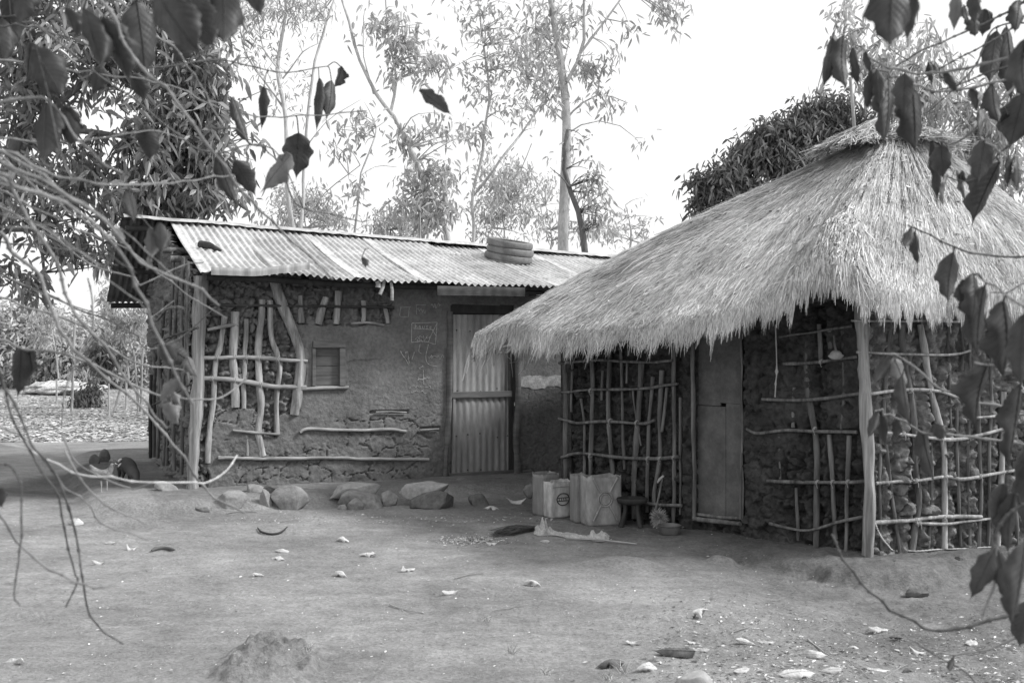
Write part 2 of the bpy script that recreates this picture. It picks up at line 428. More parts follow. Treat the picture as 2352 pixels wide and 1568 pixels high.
def boulders(T, Z, kx, kz, k, amp):
    wx = .7 * fbm(T * 5, Z * 5, 0, 4, k); wz = .7 * fbm(T * 5, Z * 5, 5, 4, k + 1)
    big = sst(-.15, .15, fbm(T * 2.2, Z * 2.2, 0, 2, k + 8))
    f1, f2, c = worley(T * kx * .75 + wx, Z * kz * .75 + wz, k)
    g1, g2, c2 = worley(T * kx * 1.7 + wx * 1.5, Z * kz * 1.7 + wz * 1.5, k + 2)
    b = np.sqrt(np.clip(1 - (f1 / .85) ** 2, 0, 1)) * (.3 + .9 * c); b2 = np.sqrt(np.clip(1 - (g1 / .8) ** 2, 0, 1)) * (.3 + .8 * c2)
    r = (b - .5) * big + (b2 - .5) * .6 * (1 - big) + .2 * (b2 - .5) * big
    return amp * r + amp * .7 * fbm(T * 22, Z * 22, 0, 5, k + 3) - amp * .5 * np.abs(fbm(T * 9, Z * 9, 2, 4, k + 6)) - amp * .5 * (f2 - f1 < .08) * big
def cracks(T, Z, kx, kz, k, w=.045):
    wx = .55 * fbm(T * 6, Z * 6, 0, 5, k); wz = .55 * fbm(T * 6, Z * 6, 5, 5, k + 1)
    f1, f2, c = worley(T * kx + wx, Z * kz + wz, k)
    e = f2 - f1
    gap = sst(-.25, .1, fbm(T * 3.1, Z * 3.1, 7, 3, k + 2))
    return (1 - sst(w * .3, w * 1.1, e)) * gap, sst(0, .5, e), c
def pole_groove(px, py, poles, amp=.04):
    g_ = np.zeros(px.shape)
    for pts, w in poles:
        q = np.array(pts, float); q = q[np.argsort(q[:, 1])]
        xx = np.interp(py, q[:, 1], q[:, 0])
        inside = (py > q[0, 1] - 4) & (py < q[-1, 1] + 4)
        dd = np.abs(px - xx)
        g_ = np.maximum(g_, np.where(inside, 1 - sst(w * .5, w * .5 + 9, dd), 0))
    return -amp * g_
def pole(wall, pts, w, o, name, m, parent, n=9, wob=.25, seed=0):
    q = np.array(pts, float)
    wp = np.array([wall.px(x, y, o) for x, y in q])
    L = np.linalg.norm(np.diff(wp, axis=0), axis=1).sum()
    k = max(5, int(L / .06)); sp = spline(wp, k)
    sd = random.random() * 50
    h = np.linspace(0, L, k)
    side = wall.d
    sp[:, 0] += side[0] * .006 * vnoise(h * 6, sd); sp[:, 1] += side[1] * .006 * vnoise(h * 6, sd)
    sp[:, 2] += .004 * vnoise(h * 7, sd + 9)
    Yd = sp[:, 1].mean(); r = w * .5 / F * Yd
    rad = r * (1 + .16 * vnoise(h * 5, sd + 3) + .14 * np.maximum(0, vnoise(h * 9, sd + 4)) ** 2)
    return MB().tube(sp, rad, n, wob, seed=sd).build(name, m, parent)

# ================================================================== THE LEFT HOUSE
WF = Wall(H0, HD)                                   # front
HRZ = lambda t: 2.90 - .037 * t                     # ridge height
HEZ = lambda t: 2.19 - .02 * t                      # front eave height
house = thing('mud_house', 'mud and pole house under a bright corrugated iron roof with tin door', 'house', (H0[0], H0[1], gzp(*H0)))
hv = [([(517, 728), (506, 790), (495, 832), (488, 930), (480, 1000), (478, 1062)], 13), ([(541, 716), (536, 800), (537, 860), (541, 935)], 20),
      ([(566, 733), (563, 800), (560, 870), (560, 938)], 10), ([(602, 688), (597, 760), (592, 835), (599, 930), (594, 985), (603, 1046)], 16),
      ([(620, 690), (623, 770), (636, 815), (643, 850), (635, 910), (637, 994)], 13), ([(632, 645), (648, 700), (674, 760), (690, 820), (684, 900), (676, 952)], 25),
      ([(566, 998), (567, 1046)], 9), ([(690, 678), (692, 742)], 12), ([(748, 682), (738, 715), (731, 744)], 18), ([(778, 668), (771, 744)], 15), ([(836, 690), (834, 742)], 12), ([(884, 700), (891, 742)], 10)]
PL = [(483, 994), (498, 950), (530, 932), (600, 948), (604, 1000), (640, 1003), (636, 960), (650, 950), (690, 945), (692, 905), (702, 860), (690, 800), (680, 770), (668, 745), (800, 748), (900, 745), (905, 700), (905, 560), (1500, 560), (1500, 1300), (476, 1300), (479, 1045)]
tW0, zW0 = WF.tz(722, 800); tW1, zW1 = WF.tz(781, 884)
tD0, zD0 = WF.tz(1037, 700); tD1, zD1 = WF.tz(1180, 1095)
def hf_disp(T, Z, px, py):
    wx = 7 * fbm(T * 9, Z * 9, 0, 3, 50); wy = 7 * fbm(T * 9, Z * 9, 3, 3, 51)
    pl = inpoly(px + wx, py + wy, PL)
    ex = -.03 + boulders(T, Z, 13, 14, 60, .085) + pole_groove(px, py, hv, .02)
    ck, puff, c = cracks(T, Z, 4.4, 7.0, 70, .042)
    ck2, puff2, c2 = cracks(T, Z, 11, 13, 77, .045)
    low = sst(935, 965, py + wy) * (1 - .6 * sst(940, 1010, px))
    left = 1 - sst(690, 700, px)
    cm = np.maximum(np.maximum(low, left * .8), .25 * sst(800, 900, px) * sst(880, 930, py))
    sm = .004 * fbm(T * 5, Z * 5, 0, 5, 80) + .004 * fbm(T * 20, Z * 20, 0, 3, 83)
    plast = sm + cm * (-.034 * ck + .003 * (c - .5) - .010 * ck2 * (c > .4) + .008 * fbm(T * 9, Z * 9, 0, 3, 86) + .009 * fbm(T * 22, Z * 22, 0, 4, 85))
    patch = inpoly(px + wx, py + wy, [(792, 832), (880, 826), (870, 868), (845, 905), (800, 890)])
    plast = plast - .008 * patch
    D = np.where(pl, plast, ex)
    win = (T > tW0) & (T < tW1) & (Z < zW0) & (Z > zW1)
    D = np.where(win, -.07, D)
    door = (T > tD0) & (T < tD1) & (Z > zD1 - .04) & (Z < zD0)
    D = np.where(door, -.12, D)
    slots = ((np.abs(py - 946) < 4) & (px > 850) & (px < 940)) | ((np.abs(py - 985) < 5) & (px > 965) & (px < 1012))
    return np.where(slots, D - .03, D)
zero = lambda t: t * 0 - .15
WF.sheet(0, 4.3, zero, lambda t: HEZ(t) + .06, .0105, hf_disp, 'front_wall', MUD, house)
# right of the door the wall is smoother, under whitewash above and bare mud in the shade-darkened tone below
mb = MB()
T, Z = np.meshgrid(np.linspace(4.3, 6.4, 110), np.linspace(-.15, 2.15, 120))
D = .008 * fbm(T * 6, Z * 6, 0, 4, 90) + .01 * boulders(T, Z, 7, 7, 91, 1.) * (Z < .9)
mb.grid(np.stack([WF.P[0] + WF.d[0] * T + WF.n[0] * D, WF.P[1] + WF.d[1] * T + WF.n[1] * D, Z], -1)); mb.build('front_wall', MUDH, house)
# side and rear walls
WS = Wall(H0 + HN * -3.62, HN)                      # left gable wall, t runs from the back to the front
def gable(t):
    s = 3.62 - t
    return np.where(s < 1.8, 2.2 + (2.86 - 2.2) * s / 1.8, 2.86 - (2.86 - 2.05) * (s - 1.8) / 1.85)
sv = [([(357, 800), (352, 900), (352, 1050)], 11), ([(378, 690), (369, 800), (366, 900), (362, 1052)], 9), ([(392, 700), (390, 800), (383, 1068)], 7), ([(408, 640), (402, 760), (398, 900), (400, 1080)], 8), ([(421, 590), (417, 740), (421, 880), (417, 1088)], 8), ([(433, 600), (428, 760), (434, 900)], 7), ([(399, 590), (396, 700)], 6), ([(386, 880), (376, 1068)], 9), ([(372, 870), (370, 960)], 8)]
def side_disp(T, Z, px, py):
    return boulders(T, Z, 9, 8, 100, .1) + .06 * fbm(T * 3, Z * 2, 0, 3, 104) + pole_groove(px, py, sv, .03)
WS.sheet(0, 3.62, zero, gable, .016, side_disp, 'side_wall', MUD, house)
mb = MB()
b0, b1 = H0 + HN * -3.62, H0 + HD * 6.4 + HN * -3.62
c1 = H0 + HD * 6.4
for a_, b_, h in ((b0, b1, 2.0), (c1, b1, 2.05)):
    m_ = (a_ + b_) / 2; d_ = (b_ - a_) / 2; n_ = unit(np.array([-d_[1], d_[0]])) * .07
    mb.box((*m_, h / 2 - .05), (*d_, 0), (*n_, 0), (0, 0, h / 2))
mb.build('rear_wall', MUD, house, smooth=False)
# poles and laths
for pts, w in hv: pole(WF, pts, w, -.012, 'wall_pole', WOOD, house)
cp = pole(WF, [(461, 634), (458, 760), (453, 900), (446, 1020), (441, 1128)], 27, .03, 'corner_post', POST, house, 12, .35)
for pts, w, m in (([(478, 700), (640, 702), (905, 706)], 6, LATHD), ([(476, 757), (510, 750), (547, 744)], 8, LATH), ([(468, 822), (560, 820), (706, 830)], 9, LATH),
                  ([(432, 868), (520, 871), (620, 886), (660, 888), (704, 889)], 10, LATH), ([(678, 894), (740, 891), (800, 889)], 8, LATH), ([(536, 988), (580, 993), (642, 997)], 6, LATH),
                  ([(688, 992), (712, 985), (800, 988), (890, 986), (932, 991)], 8, LATH), ([(500, 1051), (600, 1053), (760, 1051), (860, 1054), (985, 1055)], 8, LATH),
                  ([(806, 742), (850, 741), (882, 746)], 6, LATH), ([(862, 947), (900, 945), (934, 947)], 4, LATH), ([(964, 988), (1008, 985)], 5, LATH)):
    pole(WF, pts, w, .02, 'lath', m, house, 7)
for pts, w in sv: pole(WS, pts, w, .06, 'side_pole', WOODG, house, 7)
pole(WS, [(347, 860), (345, 960), (345, 1052)], 8, .12, 'side_pole', WOODD, house, 7)
for pts in ([(352, 792), (400, 770), (455, 752)], [(350, 930), (400, 905), (440, 880)]): pole(WS, pts, 5, .12, 'side_lath', LATHD, house, 6)
# the vine-like crooked root on the gable
pole(WS, [(362, 735), (380, 712), (402, 705), (420, 708)], 7, .16, 'side_lath', WOODG, house, 7)
# window: shutter of boards in a heavy frame
win = MB().build('window', BOARD, house) if False else None
mb = MB(); a0 = WF.px(722, 797, -.03); a1 = WF.px(780, 884, -.03)
nb = 4
for i in range(nb):
    z1 = a0[2] + (a1[2] - a0[2]) * (i / nb); z0 = a0[2] + (a1[2] - a0[2]) * ((i + 1) / nb) + .004
    c = [(a0[0] + a1[0]) / 2, (a0[1] + a1[1]) / 2, (z0 + z1) / 2]
    mb.box(c, (*((a1 - a0)[:2] / 2), 0), (*(WF.n * .01), 0), (0, 0, (z1 - z0) / 2))
w_ = mb.build('window_shutter', BOARD, house, smooth=False, bevel=.003)
for (x0, y0, x1, y1, o) in ((718, 783, 793, 798, .012), (779, 799, 792, 886, .006), (716, 799, 724, 886, -.002)):
    p, q = WF.px(x0, y0, o), WF.px(x1, y1, o)
    MB().box((p + q) / 2, (*((q - p)[:2] / 2), 0), (*(WF.n * .03), 0), (0, 0, (p[2] - q[2]) / 2)).build('window_frame', BOARD, w_ if False else house, smooth=False, bevel=.004)
# door of corrugated tin battened on a wooden frame
dr = thing('tin_door', None, None, WF.px(1105, 1095)); dr.parent = house
dr.location = dr.location - house.location
def strip(x0, y0, x1, y1, o, th, name, m, parent, bev=.004):
    p, q = WF.px(x0, y0, o), WF.px(x1, y1, o)
    return MB().box((p + q) / 2, (*((q - p)[:2] / 2), 0), (*(WF.n * th), 0), (0, 0, (p[2] - q[2]) / 2)).build(name, m, parent, smooth=False, bevel=bev)
def tinsheet(x0, y0, x1, y1, o, name, m, parent, per=.076, amp=.006, bend=0):
    t0, zt = WF.tz(x0, y0, o); t1, zb = WF.tz(x1, y1, o)
    n = int((t1 - t0) / per * 10); t = np.linspace(t0, t1, n); z = np.linspace(zb, zt, 14)
    T, Z = np.meshgrid(t, z)
    D = o + amp * np.sin((T - t0) / per * 2 * math.pi) * (1 - .5 * vnoise(Z * 3, T * 2)) + .006 * vnoise(T * 4, Z * 4, 3)
    return MB().grid(np.stack([WF.P[0] + WF.d[0] * T + WF.n[0] * D, WF.P[1] + WF.d[1] * T + WF.n[1] * D, Z], -1)).build(name, m, parent)
tinsheet(1037, 722, 1174, 903, -.03, 'upper_panel', DOORTIN, dr)
tinsheet(1037, 909, 1174, 1090, -.018, 'lower_panel', DOORTIN, dr)
strip(1036, 900, 1176, 911, -.0, .012, 'batten', BOARD, dr)
strip(1030, 1087, 1183, 1098, .004, .014, 'batten', BOARD, dr)
strip(1040, 722, 1046, 1087, -.004, .008, 'batten', DOORTIN, dr)
strip(1168, 722, 1176, 1087, -.004, .01, 'batten', WOODD, dr)
pole(WF, [(1034, 715), (1033, 900), (1027, 1000), (1022, 1116)], 13, .015, 'door_post', BOARD, house)
pole(WF, [(1188, 700), (1190, 900), (1186, 1000), (1189, 1106)], 15, .02, 'door_post', BOARD, house)
strip(1176, 722, 1182, 1098, -.01, .02, 'door_jamb', WOODD, house)
p = WF.px(1182, 924, .02); MB().tube([p, p + np.array([0, -.02, -.035])], [.008, .006], 8).build('latch', JERRYW, dr)
strip(1028, 655, 1196, 722, -.03, .02, 'door_top_shade', WOODD, house)  # dark strip standing in for the shade above the door
# whitewashed band right of the door
mb = MB()
T, Z = np.meshgrid(np.linspace(WF.tz(1196, 860)[0], WF.tz(1330, 860)[0], 60), np.linspace(0, 1, 26))
zt = WF.tz(1240, 864)[1] + .03 * fbm(T * 9, T * 0, 0, 4, 3); zb = WF.tz(1240, 890)[1] + .035 * fbm(T * 12, T * 0, 3, 4, 4)
D = .008 * fbm(T * 6, (zt * Z + zb * (1 - Z)) * 6, 0, 4, 90) + .006
ZZ = zt * Z + zb * (1 - Z)
mb.grid(np.stack([WF.P[0] + WF.d[0] * T + WF.n[0] * D, WF.P[1] + WF.d[1] * T + WF.n[1] * D, ZZ], -1)); mb.build('whitewash_band', WHITEW, house)
mb = MB()
T, Z = np.meshgrid(np.linspace(WF.tz(1196, 860)[0], WF.tz(1330, 860)[0], 60), np.linspace(0, 1, 26))
zt2 = 2.1 + T * 0
D = .008 * fbm(T * 6, (zt2 * Z + zt * (1 - Z)) * 6, 0, 4, 90) + .004
ZZ = zt2 * Z + (zt - .01) * (1 - Z)
mb.grid(np.stack([WF.P[0] + WF.d[0] * T + WF.n[0] * D, WF.P[1] + WF.d[1] * T + WF.n[1] * D, ZZ], -1)); mb.build('plaster_band', MUD, house)
# chalk drawings and writing on the plaster
def plaster_o(x, y):
    t, z = WF.tz(x, y)
    return float(hf_disp(np.array([t]), np.array([z]), np.array([float(x)]), np.array([float(y)]))[0])
def chalk(strokes, w=1.0, name='chalk_writing'):
    mb = MB()
    for st in strokes:
        q = np.array(st, float)
        n = max(3, int(np.abs(np.diff(q, axis=0)).sum() / 3))
        q = spline(q, n) if len(q) > 2 else q[0] + (q[1] - q[0]) * np.linspace(0, 1, n)[:, None]
        pts = np.array([WF.px(x, y, plaster_o(x, y) + .0025) for x, y in q])
        mb.tube(pts, w * .5 / F * 11 * (1 + .5 * vnoise(np.arange(n) * .9, 3)), 5)
    return mb.build(name, CHALK, house)
def ltr(x, y, h, segs): return [[(x + a * h, y - b * h) for a, b in s] for s in segs]
LET = {'h': [[(0, 1.3), (0, 0)], [(0, .6), (.3, .8), (.5, .5), (.5, 0)]], 'o': [[(.25, .8), (0, .4), (.25, 0), (.5, .4), (.25, .8)]], 'u': [[(0, .8), (0, .2), (.3, 0), (.5, .3), (.5, .8)]],
       's': [[(.5, .75), (.1, .7), (.1, .45), (.45, .35), (.4, .05), (0, .05)]], 'e': [[(0, .4), (.5, .45), (.3, .8), (0, .4), (.2, 0), (.5, .1)]]}
st = []
for i, c in enumerate('house'): st += ltr(954 + i * 8.2, 755, 8.5, LET[c])
chalk([[(946, 742), (1004, 740)], [(946, 742), (945, 786)], [(945, 786), (975, 784), (1000, 791)], [(1004, 740), (1000, 791)], [(950, 754), (995, 757)], [(1003, 744), (990, 770), (984, 786)], [(993, 757), (1002, 772)]], 1.3, 'chalk_drawing')
chalk(st, 1.2)
def scrib(x0, y0, w, h, n, seed):
    r = random.Random(seed); return [[(x0 + w * (i / n) + r.uniform(-1, 1) * w / n, y0 + r.uniform(-.5, .5) * h) for i in range(n)]]
chalk(scrib(955, 776, 38, 12, 14, 1) + scrib(958, 782, 14, 8, 8, 2) + scrib(985, 820, 36, 12, 12, 3) + scrib(920, 815, 22, 22, 9, 4), .9)
chalk([[(984, 790), (978, 820), (984, 836), (1004, 842)], [(965, 790), (962, 806), (968, 812)], [(920, 808), (930, 822), (938, 836)], [(936, 806), (940, 834)], [(952, 808), (946, 826)]] + scrib(962, 842, 12, 10, 8, 5) + scrib(960, 868, 28, 14, 12, 6) + [[(958, 872), (985, 868)], [(972, 850), (973, 882)]], 1.1)
chalk([[(918, 706), (944, 705)], [(921, 706), (919, 726), (936, 727)], [(940, 706), (938, 728)], [(956, 700), (957, 722)], [(956, 700), (978, 700)]] + scrib(958, 714, 22, 14, 10, 7) + scrib(942, 888, 50, 8, 20, 8) + scrib(945, 900, 40, 8, 12, 9) + scrib(990, 702, 25, 14, 10, 10), .8)
# roof: corrugated sheets, each its own part
def slope_pt(t, v, lift=0.):       # v: 0 at ridge, 1 at the front eave
    s = -1.80 + v * 2.26
    z = HRZ(t) * (1 - v) + HEZ(t) * v - .03 * math.sin(math.pi * v) if np.isscalar(v) else HRZ(t) * (1 - v) + HEZ(t) * v - .03 * np.sin(math.pi * v)
    return s, z + lift
def sheet(t0, t1, v0, v1, lift, m, seed, amp=.0135, tilt=0., name='roof_sheet', rear=False):
    per = .0735; n = int((t1 - t0) / per * 9); t = np.linspace(t0, t1, n); v = np.linspace(v0, v1, 14)
    T, V = np.meshgrid(t, v)
    if rear:
        s = -1.80 - V * 2.32; z = HRZ(T) * (1 - V) + (2.06 - .01 * T) * V + lift
    else: s, z = slope_pt(T, V, lift)
    flat = np.exp(-((T - t0 - .05) / .05) ** 2)
    z = z + amp * np.sin((T - t0) / per * 2 * math.pi) * (1 - .75 * flat) + .012 * vnoise(T * 1.3 + seed, V * 3, seed) + tilt * (T - t0) + .006 * flat
    if not rear: z = z + .014 * vnoise(T * 5, V * 0 + seed, seed) * V ** 4
    X = H0[0] + HD[0] * T + HN[0] * s; Y = H0[1] + HD[1] * T + HN[1] * s
    return MB().grid(np.stack([X, Y, z], -1)).build(name, m, house)
te = [.06, .79, 1.55, 2.28, 3.02, 3.8, 4.52, 5.3, 6.5]
for i in range(8):
    top = .0 if i < 4 else .24
    if i >= 4: sheet(te[i] - .04, te[i + 1] + .05, 0, .3, .003 * (i % 2), TIN, i + 20)
    sheet(te[i] - .04, te[i + 1] + .05, top, 1 + .01 * math.sin(i * 3), .012 + .004 * (i % 2) + (.006 if top else 0), (TIN, TIN2)[i % 3 == 1], i, tilt=-.006 if i % 2 else .004)
for i in range(5): sheet(-.5 + i * 1.4, .95 + i * 1.4, 0, 1, -.01 * (i % 2), TIND, i + 40, rear=True, name='rear_roof_sheet')
# ridge cap
t = np.linspace(-.48, 6.5, 90); rows = []
for ds, dz in ((-.2, -.05), (-.02, .035), (.0, .042), (.03, .033), (.13, -.006)):
    s = -1.80 + ds; z = HRZ(t) + dz + .012 + .005 * np.sin(t / .0735 * 2 * math.pi / 2) * (abs(ds) > .1) + .006 * vnoise(t * 3, ds)
    rows.append(np.stack([H0[0] + HD[0] * t + HN[0] * s, H0[1] + HD[1] * t + HN[1] * s, z], -1))
MB().grid(np.array(rows)).build('ridge_cap', TIN2, house)
def hp(t, s, z): return np.array([H0[0] + HD[0] * t + HN[0] * s, H0[1] + HD[1] * t + HN[1] * s, z])
# timbers under the roof
for k, (t0, t1, s, z, r) in enumerate(((-.46, 6.3, -1.8, 2.82, .035), (-.45, 6.3, -2.9, 2.41, .035), (-.45, 6.3, -4.05, 2.03, .035), (-.12, 6.3, -.62, 2.40, .035), (.1, 6.3, .26, 2.165, .03))):
    tt = np.linspace(t0, t1, 24); MB().tube([hp(a_, s, z - .02 * max(a_, 0) + .01 * math.sin(a_ * 3)) for a_ in tt], r, 8, .15).build('roof_pole', WOODG if k in (3,) else WOODD, house)
for tt in (.3, 1.1, 1.9, 2.7, 3.5, 4.3, 5.1): MB().tube([hp(tt, -1.8, HRZ(tt) - .06), hp(tt, .3, HEZ(tt) - .05)], .03, 7).build('rafter', WOODD, house)
# bent tin fascia at the left of the eave
def fascia(pts_top, h, o, name, m):
    rows = []
    n = 40; top = spline(np.array([WF.px(x, y, o + dd) for x, y, dd in pts_top]), n)
    nn = np.array([*WF.n, 0])
    for k, v in enumerate((0, .03, .5, 1.)):
        rows.append(top - np.array([0, 0, 1.]) * (h * v) + nn * ((.02 if k else -.02) + .006 * np.sin(np.arange(n) * 1.3))[:, None])
    return MB().grid(np.array(rows)).build(name, m, house)
fascia([(484, 613, 0), (540, 615, .02), (590, 616, .03), (650, 609, .03), (710, 601, 0)], .075, .47, 'tin_fascia', mat('fascia_tin', .16, .38, 9, .6, .4, 30, stretch=(1, 1, .1), spec=.4, dist=.003, fine=.2))
fascia([(1003, 656, 0), (1080, 657, 0), (1140, 658, 0), (1204, 660, 0)], .1, .46, 'eave_board', LATHD)
# bits hanging beneath the eave
mb = MB()
for (x0, y0, x1, y1, w) in ((883, 640, 872, 676, 8), (897, 642, 900, 690, 7), (866, 645, 868, 660, 12)):
    mb.tube([WF.px(x0, y0, .4), WF.px((x0 + x1) / 2 + 2, (y0 + y1) / 2, .4), WF.px(x1, y1, .4)], w * .5 / F * 10.6, 7, .3)
mb.build('eave_stub', LATH, house)
mb = MB()
for (x, y) in ((1060, 628 + 32), (1066, 662), (1078, 660), (1100, 664)): mb.tube([WF.px(x - 6, y - 12, .3), WF.px(x - 5, y, .3), WF.px(x, y + 8, .3)], [.009, .011, .006], 6)
mb.build('eave_stub', LATH, house)
for (x0, y0, x1, y1, w, o) in ((396, 566, 460, 570, 14, .25),):
    MB().tube([hp(-.35, -.9, 2.51), hp(0., -.9, 2.505), hp(.3, -.9, 2.50)], .034, 9, .2).build('purlin_end', WOODG, house)
# plank lying on the roof
def roof_at(x, y):
    best = None
    lo, hi = 0., 1.
    for v in np.linspace(0, 1, 101):
        s = -1.8 + v * 2.26
        t, Y = rayt(x, H0, HD, HN, s); z = HRZ(t) * (1 - v) + HEZ(t) * v - .03 * math.sin(math.pi * v)
        yy = CY - F * (z - CH) / Y
        if best is None or abs(yy - y) < best[0]: best = (abs(yy - y), t, s, z)
    return hp(*best[1:])
a_, b_ = roof_at(458, 572), roof_at(508, 583)
pl = MB().tube(spline([a_ + [0, 0, .05], (a_ + b_) / 2 + [0, 0, .055], b_ + [0, 0, .035]], 12), [.03, .036, .036, .036, .034, .034, .032, .03, .03, .026, .02, .012], 8, .5)
tag(pl.build('wood_chunk', WOODD, origin=a_), 'dark worn chunk of wood lying on the near corner of the iron roof', 'wood')
# three worn tyres
c = roof_at(1166, 600)
up = unit(np.cross([*HD, -.037], hp(0, .46, HEZ(0)) - hp(0, -1.8, HRZ(0)))); up = up if up[2] > 0 else -up
up = unit(.55 * up + .45 * np.array([0, 0, 1.]) + np.array([.06, 0, 0]))
ex = unit(np.cross(up, [0, 1, 0])); ey = np.cross(up, ex)
for k in range(3):
    mb = MB(); Rm, n1, n2 = .262 - .005 * k, 64, 16
    cc = c + up * (.05 + .083 * k) + ex * (.0, -.012, .006)[k]
    rows = []
    for i in range(n1):
        a = i / n1 * 2 * math.pi; row = []
        for j in range(n2):
            b = j / n2 * 2 * math.pi
            cr, cz = math.cos(b), math.sin(b)
            pr = .036 * np.sign(cr) * abs(cr) ** .7 if cr > 0 else .06 * cr * (1 - .5 * (abs(cz) < .5))
            pz = .043 * np.sign(cz) * abs(cz) ** .7
            tr = .006 * ((i % 2) if cr > .3 else 0)
            rad = Rm + pr - tr
            row.append(cc + (ex * math.cos(a) + ey * math.sin(a)) * rad + up * pz)
        rows.append(row)
    rows.append(rows[0])
    mb.grid(np.array(rows), True)
    nm = ('lowest tyre of the stack lying on the iron roof', 'middle tyre of the stack lying on the iron roof', 'topmost tyre of the stack on the roof with its open centre showing')[k]
    tag(mb.build('tyre', RUBBER, origin=cc), nm, 'tyre', 'worn tyres stacked on the roof')
# crumpled scrap on the roof
# ================================================================== THE HUT
WHF = Wall(HA, HC - HA); WHR = Wall(HC, HE - HC)
hut = thing('thatched_hut', 'low mud and pole hut under a thick straw thatch with plank door', 'hut', (*((HA + HC) / 2), gzp(*((HA + HC) / 2))))
HL = np.linalg.norm(HC - HA)
fv = [([(1297, 795), (1300, 960), (1300, 1125)], 13), ([(1317, 800), (1314, 870), (1313, 945)], 6), ([(1335, 916), (1343, 988), (1341, 1110)], 7), ([(1356, 790), (1361, 908), (1356, 1110)], 10),
      ([(1385, 851), (1382, 918)], 6), ([(1402, 790), (1397, 934), (1404, 1040), (1409, 1110)], 11), ([(1427, 800), (1429, 934), (1434, 1077)], 7), ([(1440, 830), (1439, 880)], 6), ([(1454, 894), (1460, 945), (1472, 1023)], 5),
      ([(1473, 830), (1464, 988), (1456, 1100), (1457, 1190)], 13), ([(1500, 865), (1490, 988), (1486, 1175)], 9), ([(1519, 850), (1515, 961), (1517, 1042), (1504, 1120), (1504, 1185)], 10),
      ([(1532, 889), (1525, 961), (1519, 990)], 7), ([(1547, 785), (1549, 960), (1548, 1205)], 9), ([(1563, 913), (1562, 1180)], 6),
      ([(1882, 745), (1886, 835)], 12), ([(1852, 780), (1855, 894), (1871, 985), (1877, 1060), (1875, 1262)], 14), ([(1823, 888), (1823, 981)], 10), ([(1904, 998), (1912, 1100), (1916, 1196), (1919, 1238)], 10), ([(1951, 1000), (1947, 1106), (1942, 1266)], 10), ([(1830, 1120), (1832, 1240)], 7), ([(1790, 1000), (1793, 1100)], 6), ([(1936, 750), (1938, 900), (1932, 985)], 8), ([(1907, 745), (1909, 800)], 11)]
rv = [([(2072, 745), (2075, 812), (2097, 952), (2103, 1069), (2109, 1152), (2094, 1266)], 14), ([(2116, 745), (2132, 865), (2146, 935), (2163, 1000), (2170, 1094), (2168, 1258)], 15), ([(2034, 1020), (2045, 1106), (2066, 1266)], 9),
      ([(2195, 940), (2200, 1123), (2205, 1255)], 8), ([(2245, 900), (2252, 1123), (2249, 1255)], 9), ([(2303, 900), (2299, 1123), (2290, 1255)], 13), ([(2331, 1060), (2332, 1160), (2336, 1250)], 10), ([(2208, 745), (2211, 850)], 7), ([(2045, 760), (2030, 900), (2030, 1020)], 9), ([(2022, 1000), (2020, 1130), (2024, 1262)], 7), ([(2138, 1010), (2140, 1140), (2132, 1258)], 7), ([(2226, 760), (2228, 900), (2224, 1100), (2228, 1250)], 7), ([(2272, 740), (2276, 900), (2272, 1080), (2270, 1250)], 9), ([(2178, 745), (2180, 860), (2184, 980)], 7)]
CRK = [(1708, 700), (1866, 700), (1866, 880), (1850, 985), (1795, 1080), (1810, 1260), (1708, 1270)]
def hutf_disp(T, Z, px, py):
    ex = -.022 + boulders(T, Z, 13, 11, 200, .075) + pole_groove(px, py, fv, .03)
    ck, puff, c = cracks(T, Z, 9, 11, 210, .06); ck2, _, c2 = cracks(T, Z, 19, 20, 214, .07)
    cm = -.02 * ck + .015 * puff + .012 * (c - .5) - .012 * ck2 * (c > .4) + .012 * fbm(T * 18, Z * 18, 0, 4, 216) - .035 * (fbm(T * 10, Z * 10, 0, 3, 219) > .42)
    wx = 8 * fbm(T * 8, Z * 8, 0, 3, 220)
    isc = inpoly(px + wx, py + wx, CRK) | ((px > 1566) & (px < 1592)) | ((px > 1900) & (px < 1975) & (py < 985))
    D = np.where(isc, cm, ex)
    door = (px > 1597) & (px < 1704) & (py < 1196)
    return np.where(door, -.1, D)
def hutr_disp(T, Z, px, py):
    q = np.sin((px - 2004) / 47. * 2 * math.pi)
    col = .045 * np.abs(np.sin((px - 2006) / 50. * math.pi + .25 * fbm(Z * 5, T * 2, 0, 2, 3))) - .05
    return col * 1.3 + .03 + boulders(T, Z, 12, 13, 300, .085) + pole_groove(px, py, rv, .03)
zb_ = lambda t: t * 0 - .15
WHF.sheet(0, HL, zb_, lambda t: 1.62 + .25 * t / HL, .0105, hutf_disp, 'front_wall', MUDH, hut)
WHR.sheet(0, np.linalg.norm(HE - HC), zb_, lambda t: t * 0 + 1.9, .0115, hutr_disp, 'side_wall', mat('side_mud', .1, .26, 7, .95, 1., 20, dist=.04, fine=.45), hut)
mb = MB()
for i in (2, 3, 4, 5):
    a_, b_ = HUTP[i], HUTP[(i + 1) % 6]; m_ = (a_ + b_) / 2; d_ = (b_ - a_) / 2; n_ = unit(np.array([-d_[1], d_[0]])) * .06
    mb.box((*m_, .8), (*d_, 0), (*n_, 0), (0, 0, 1.))
mb.build('rear_wall', MUDH, hut, smooth=False)
for pts, w in fv: pole(WHF, pts, w, -.008, 'wall_pole', WOODG, hut)
for i, (pts, w) in enumerate(rv): pole(WHR, pts, w, .0, 'wall_pole', WOOD if i in (1, 5) else WOODG, hut)
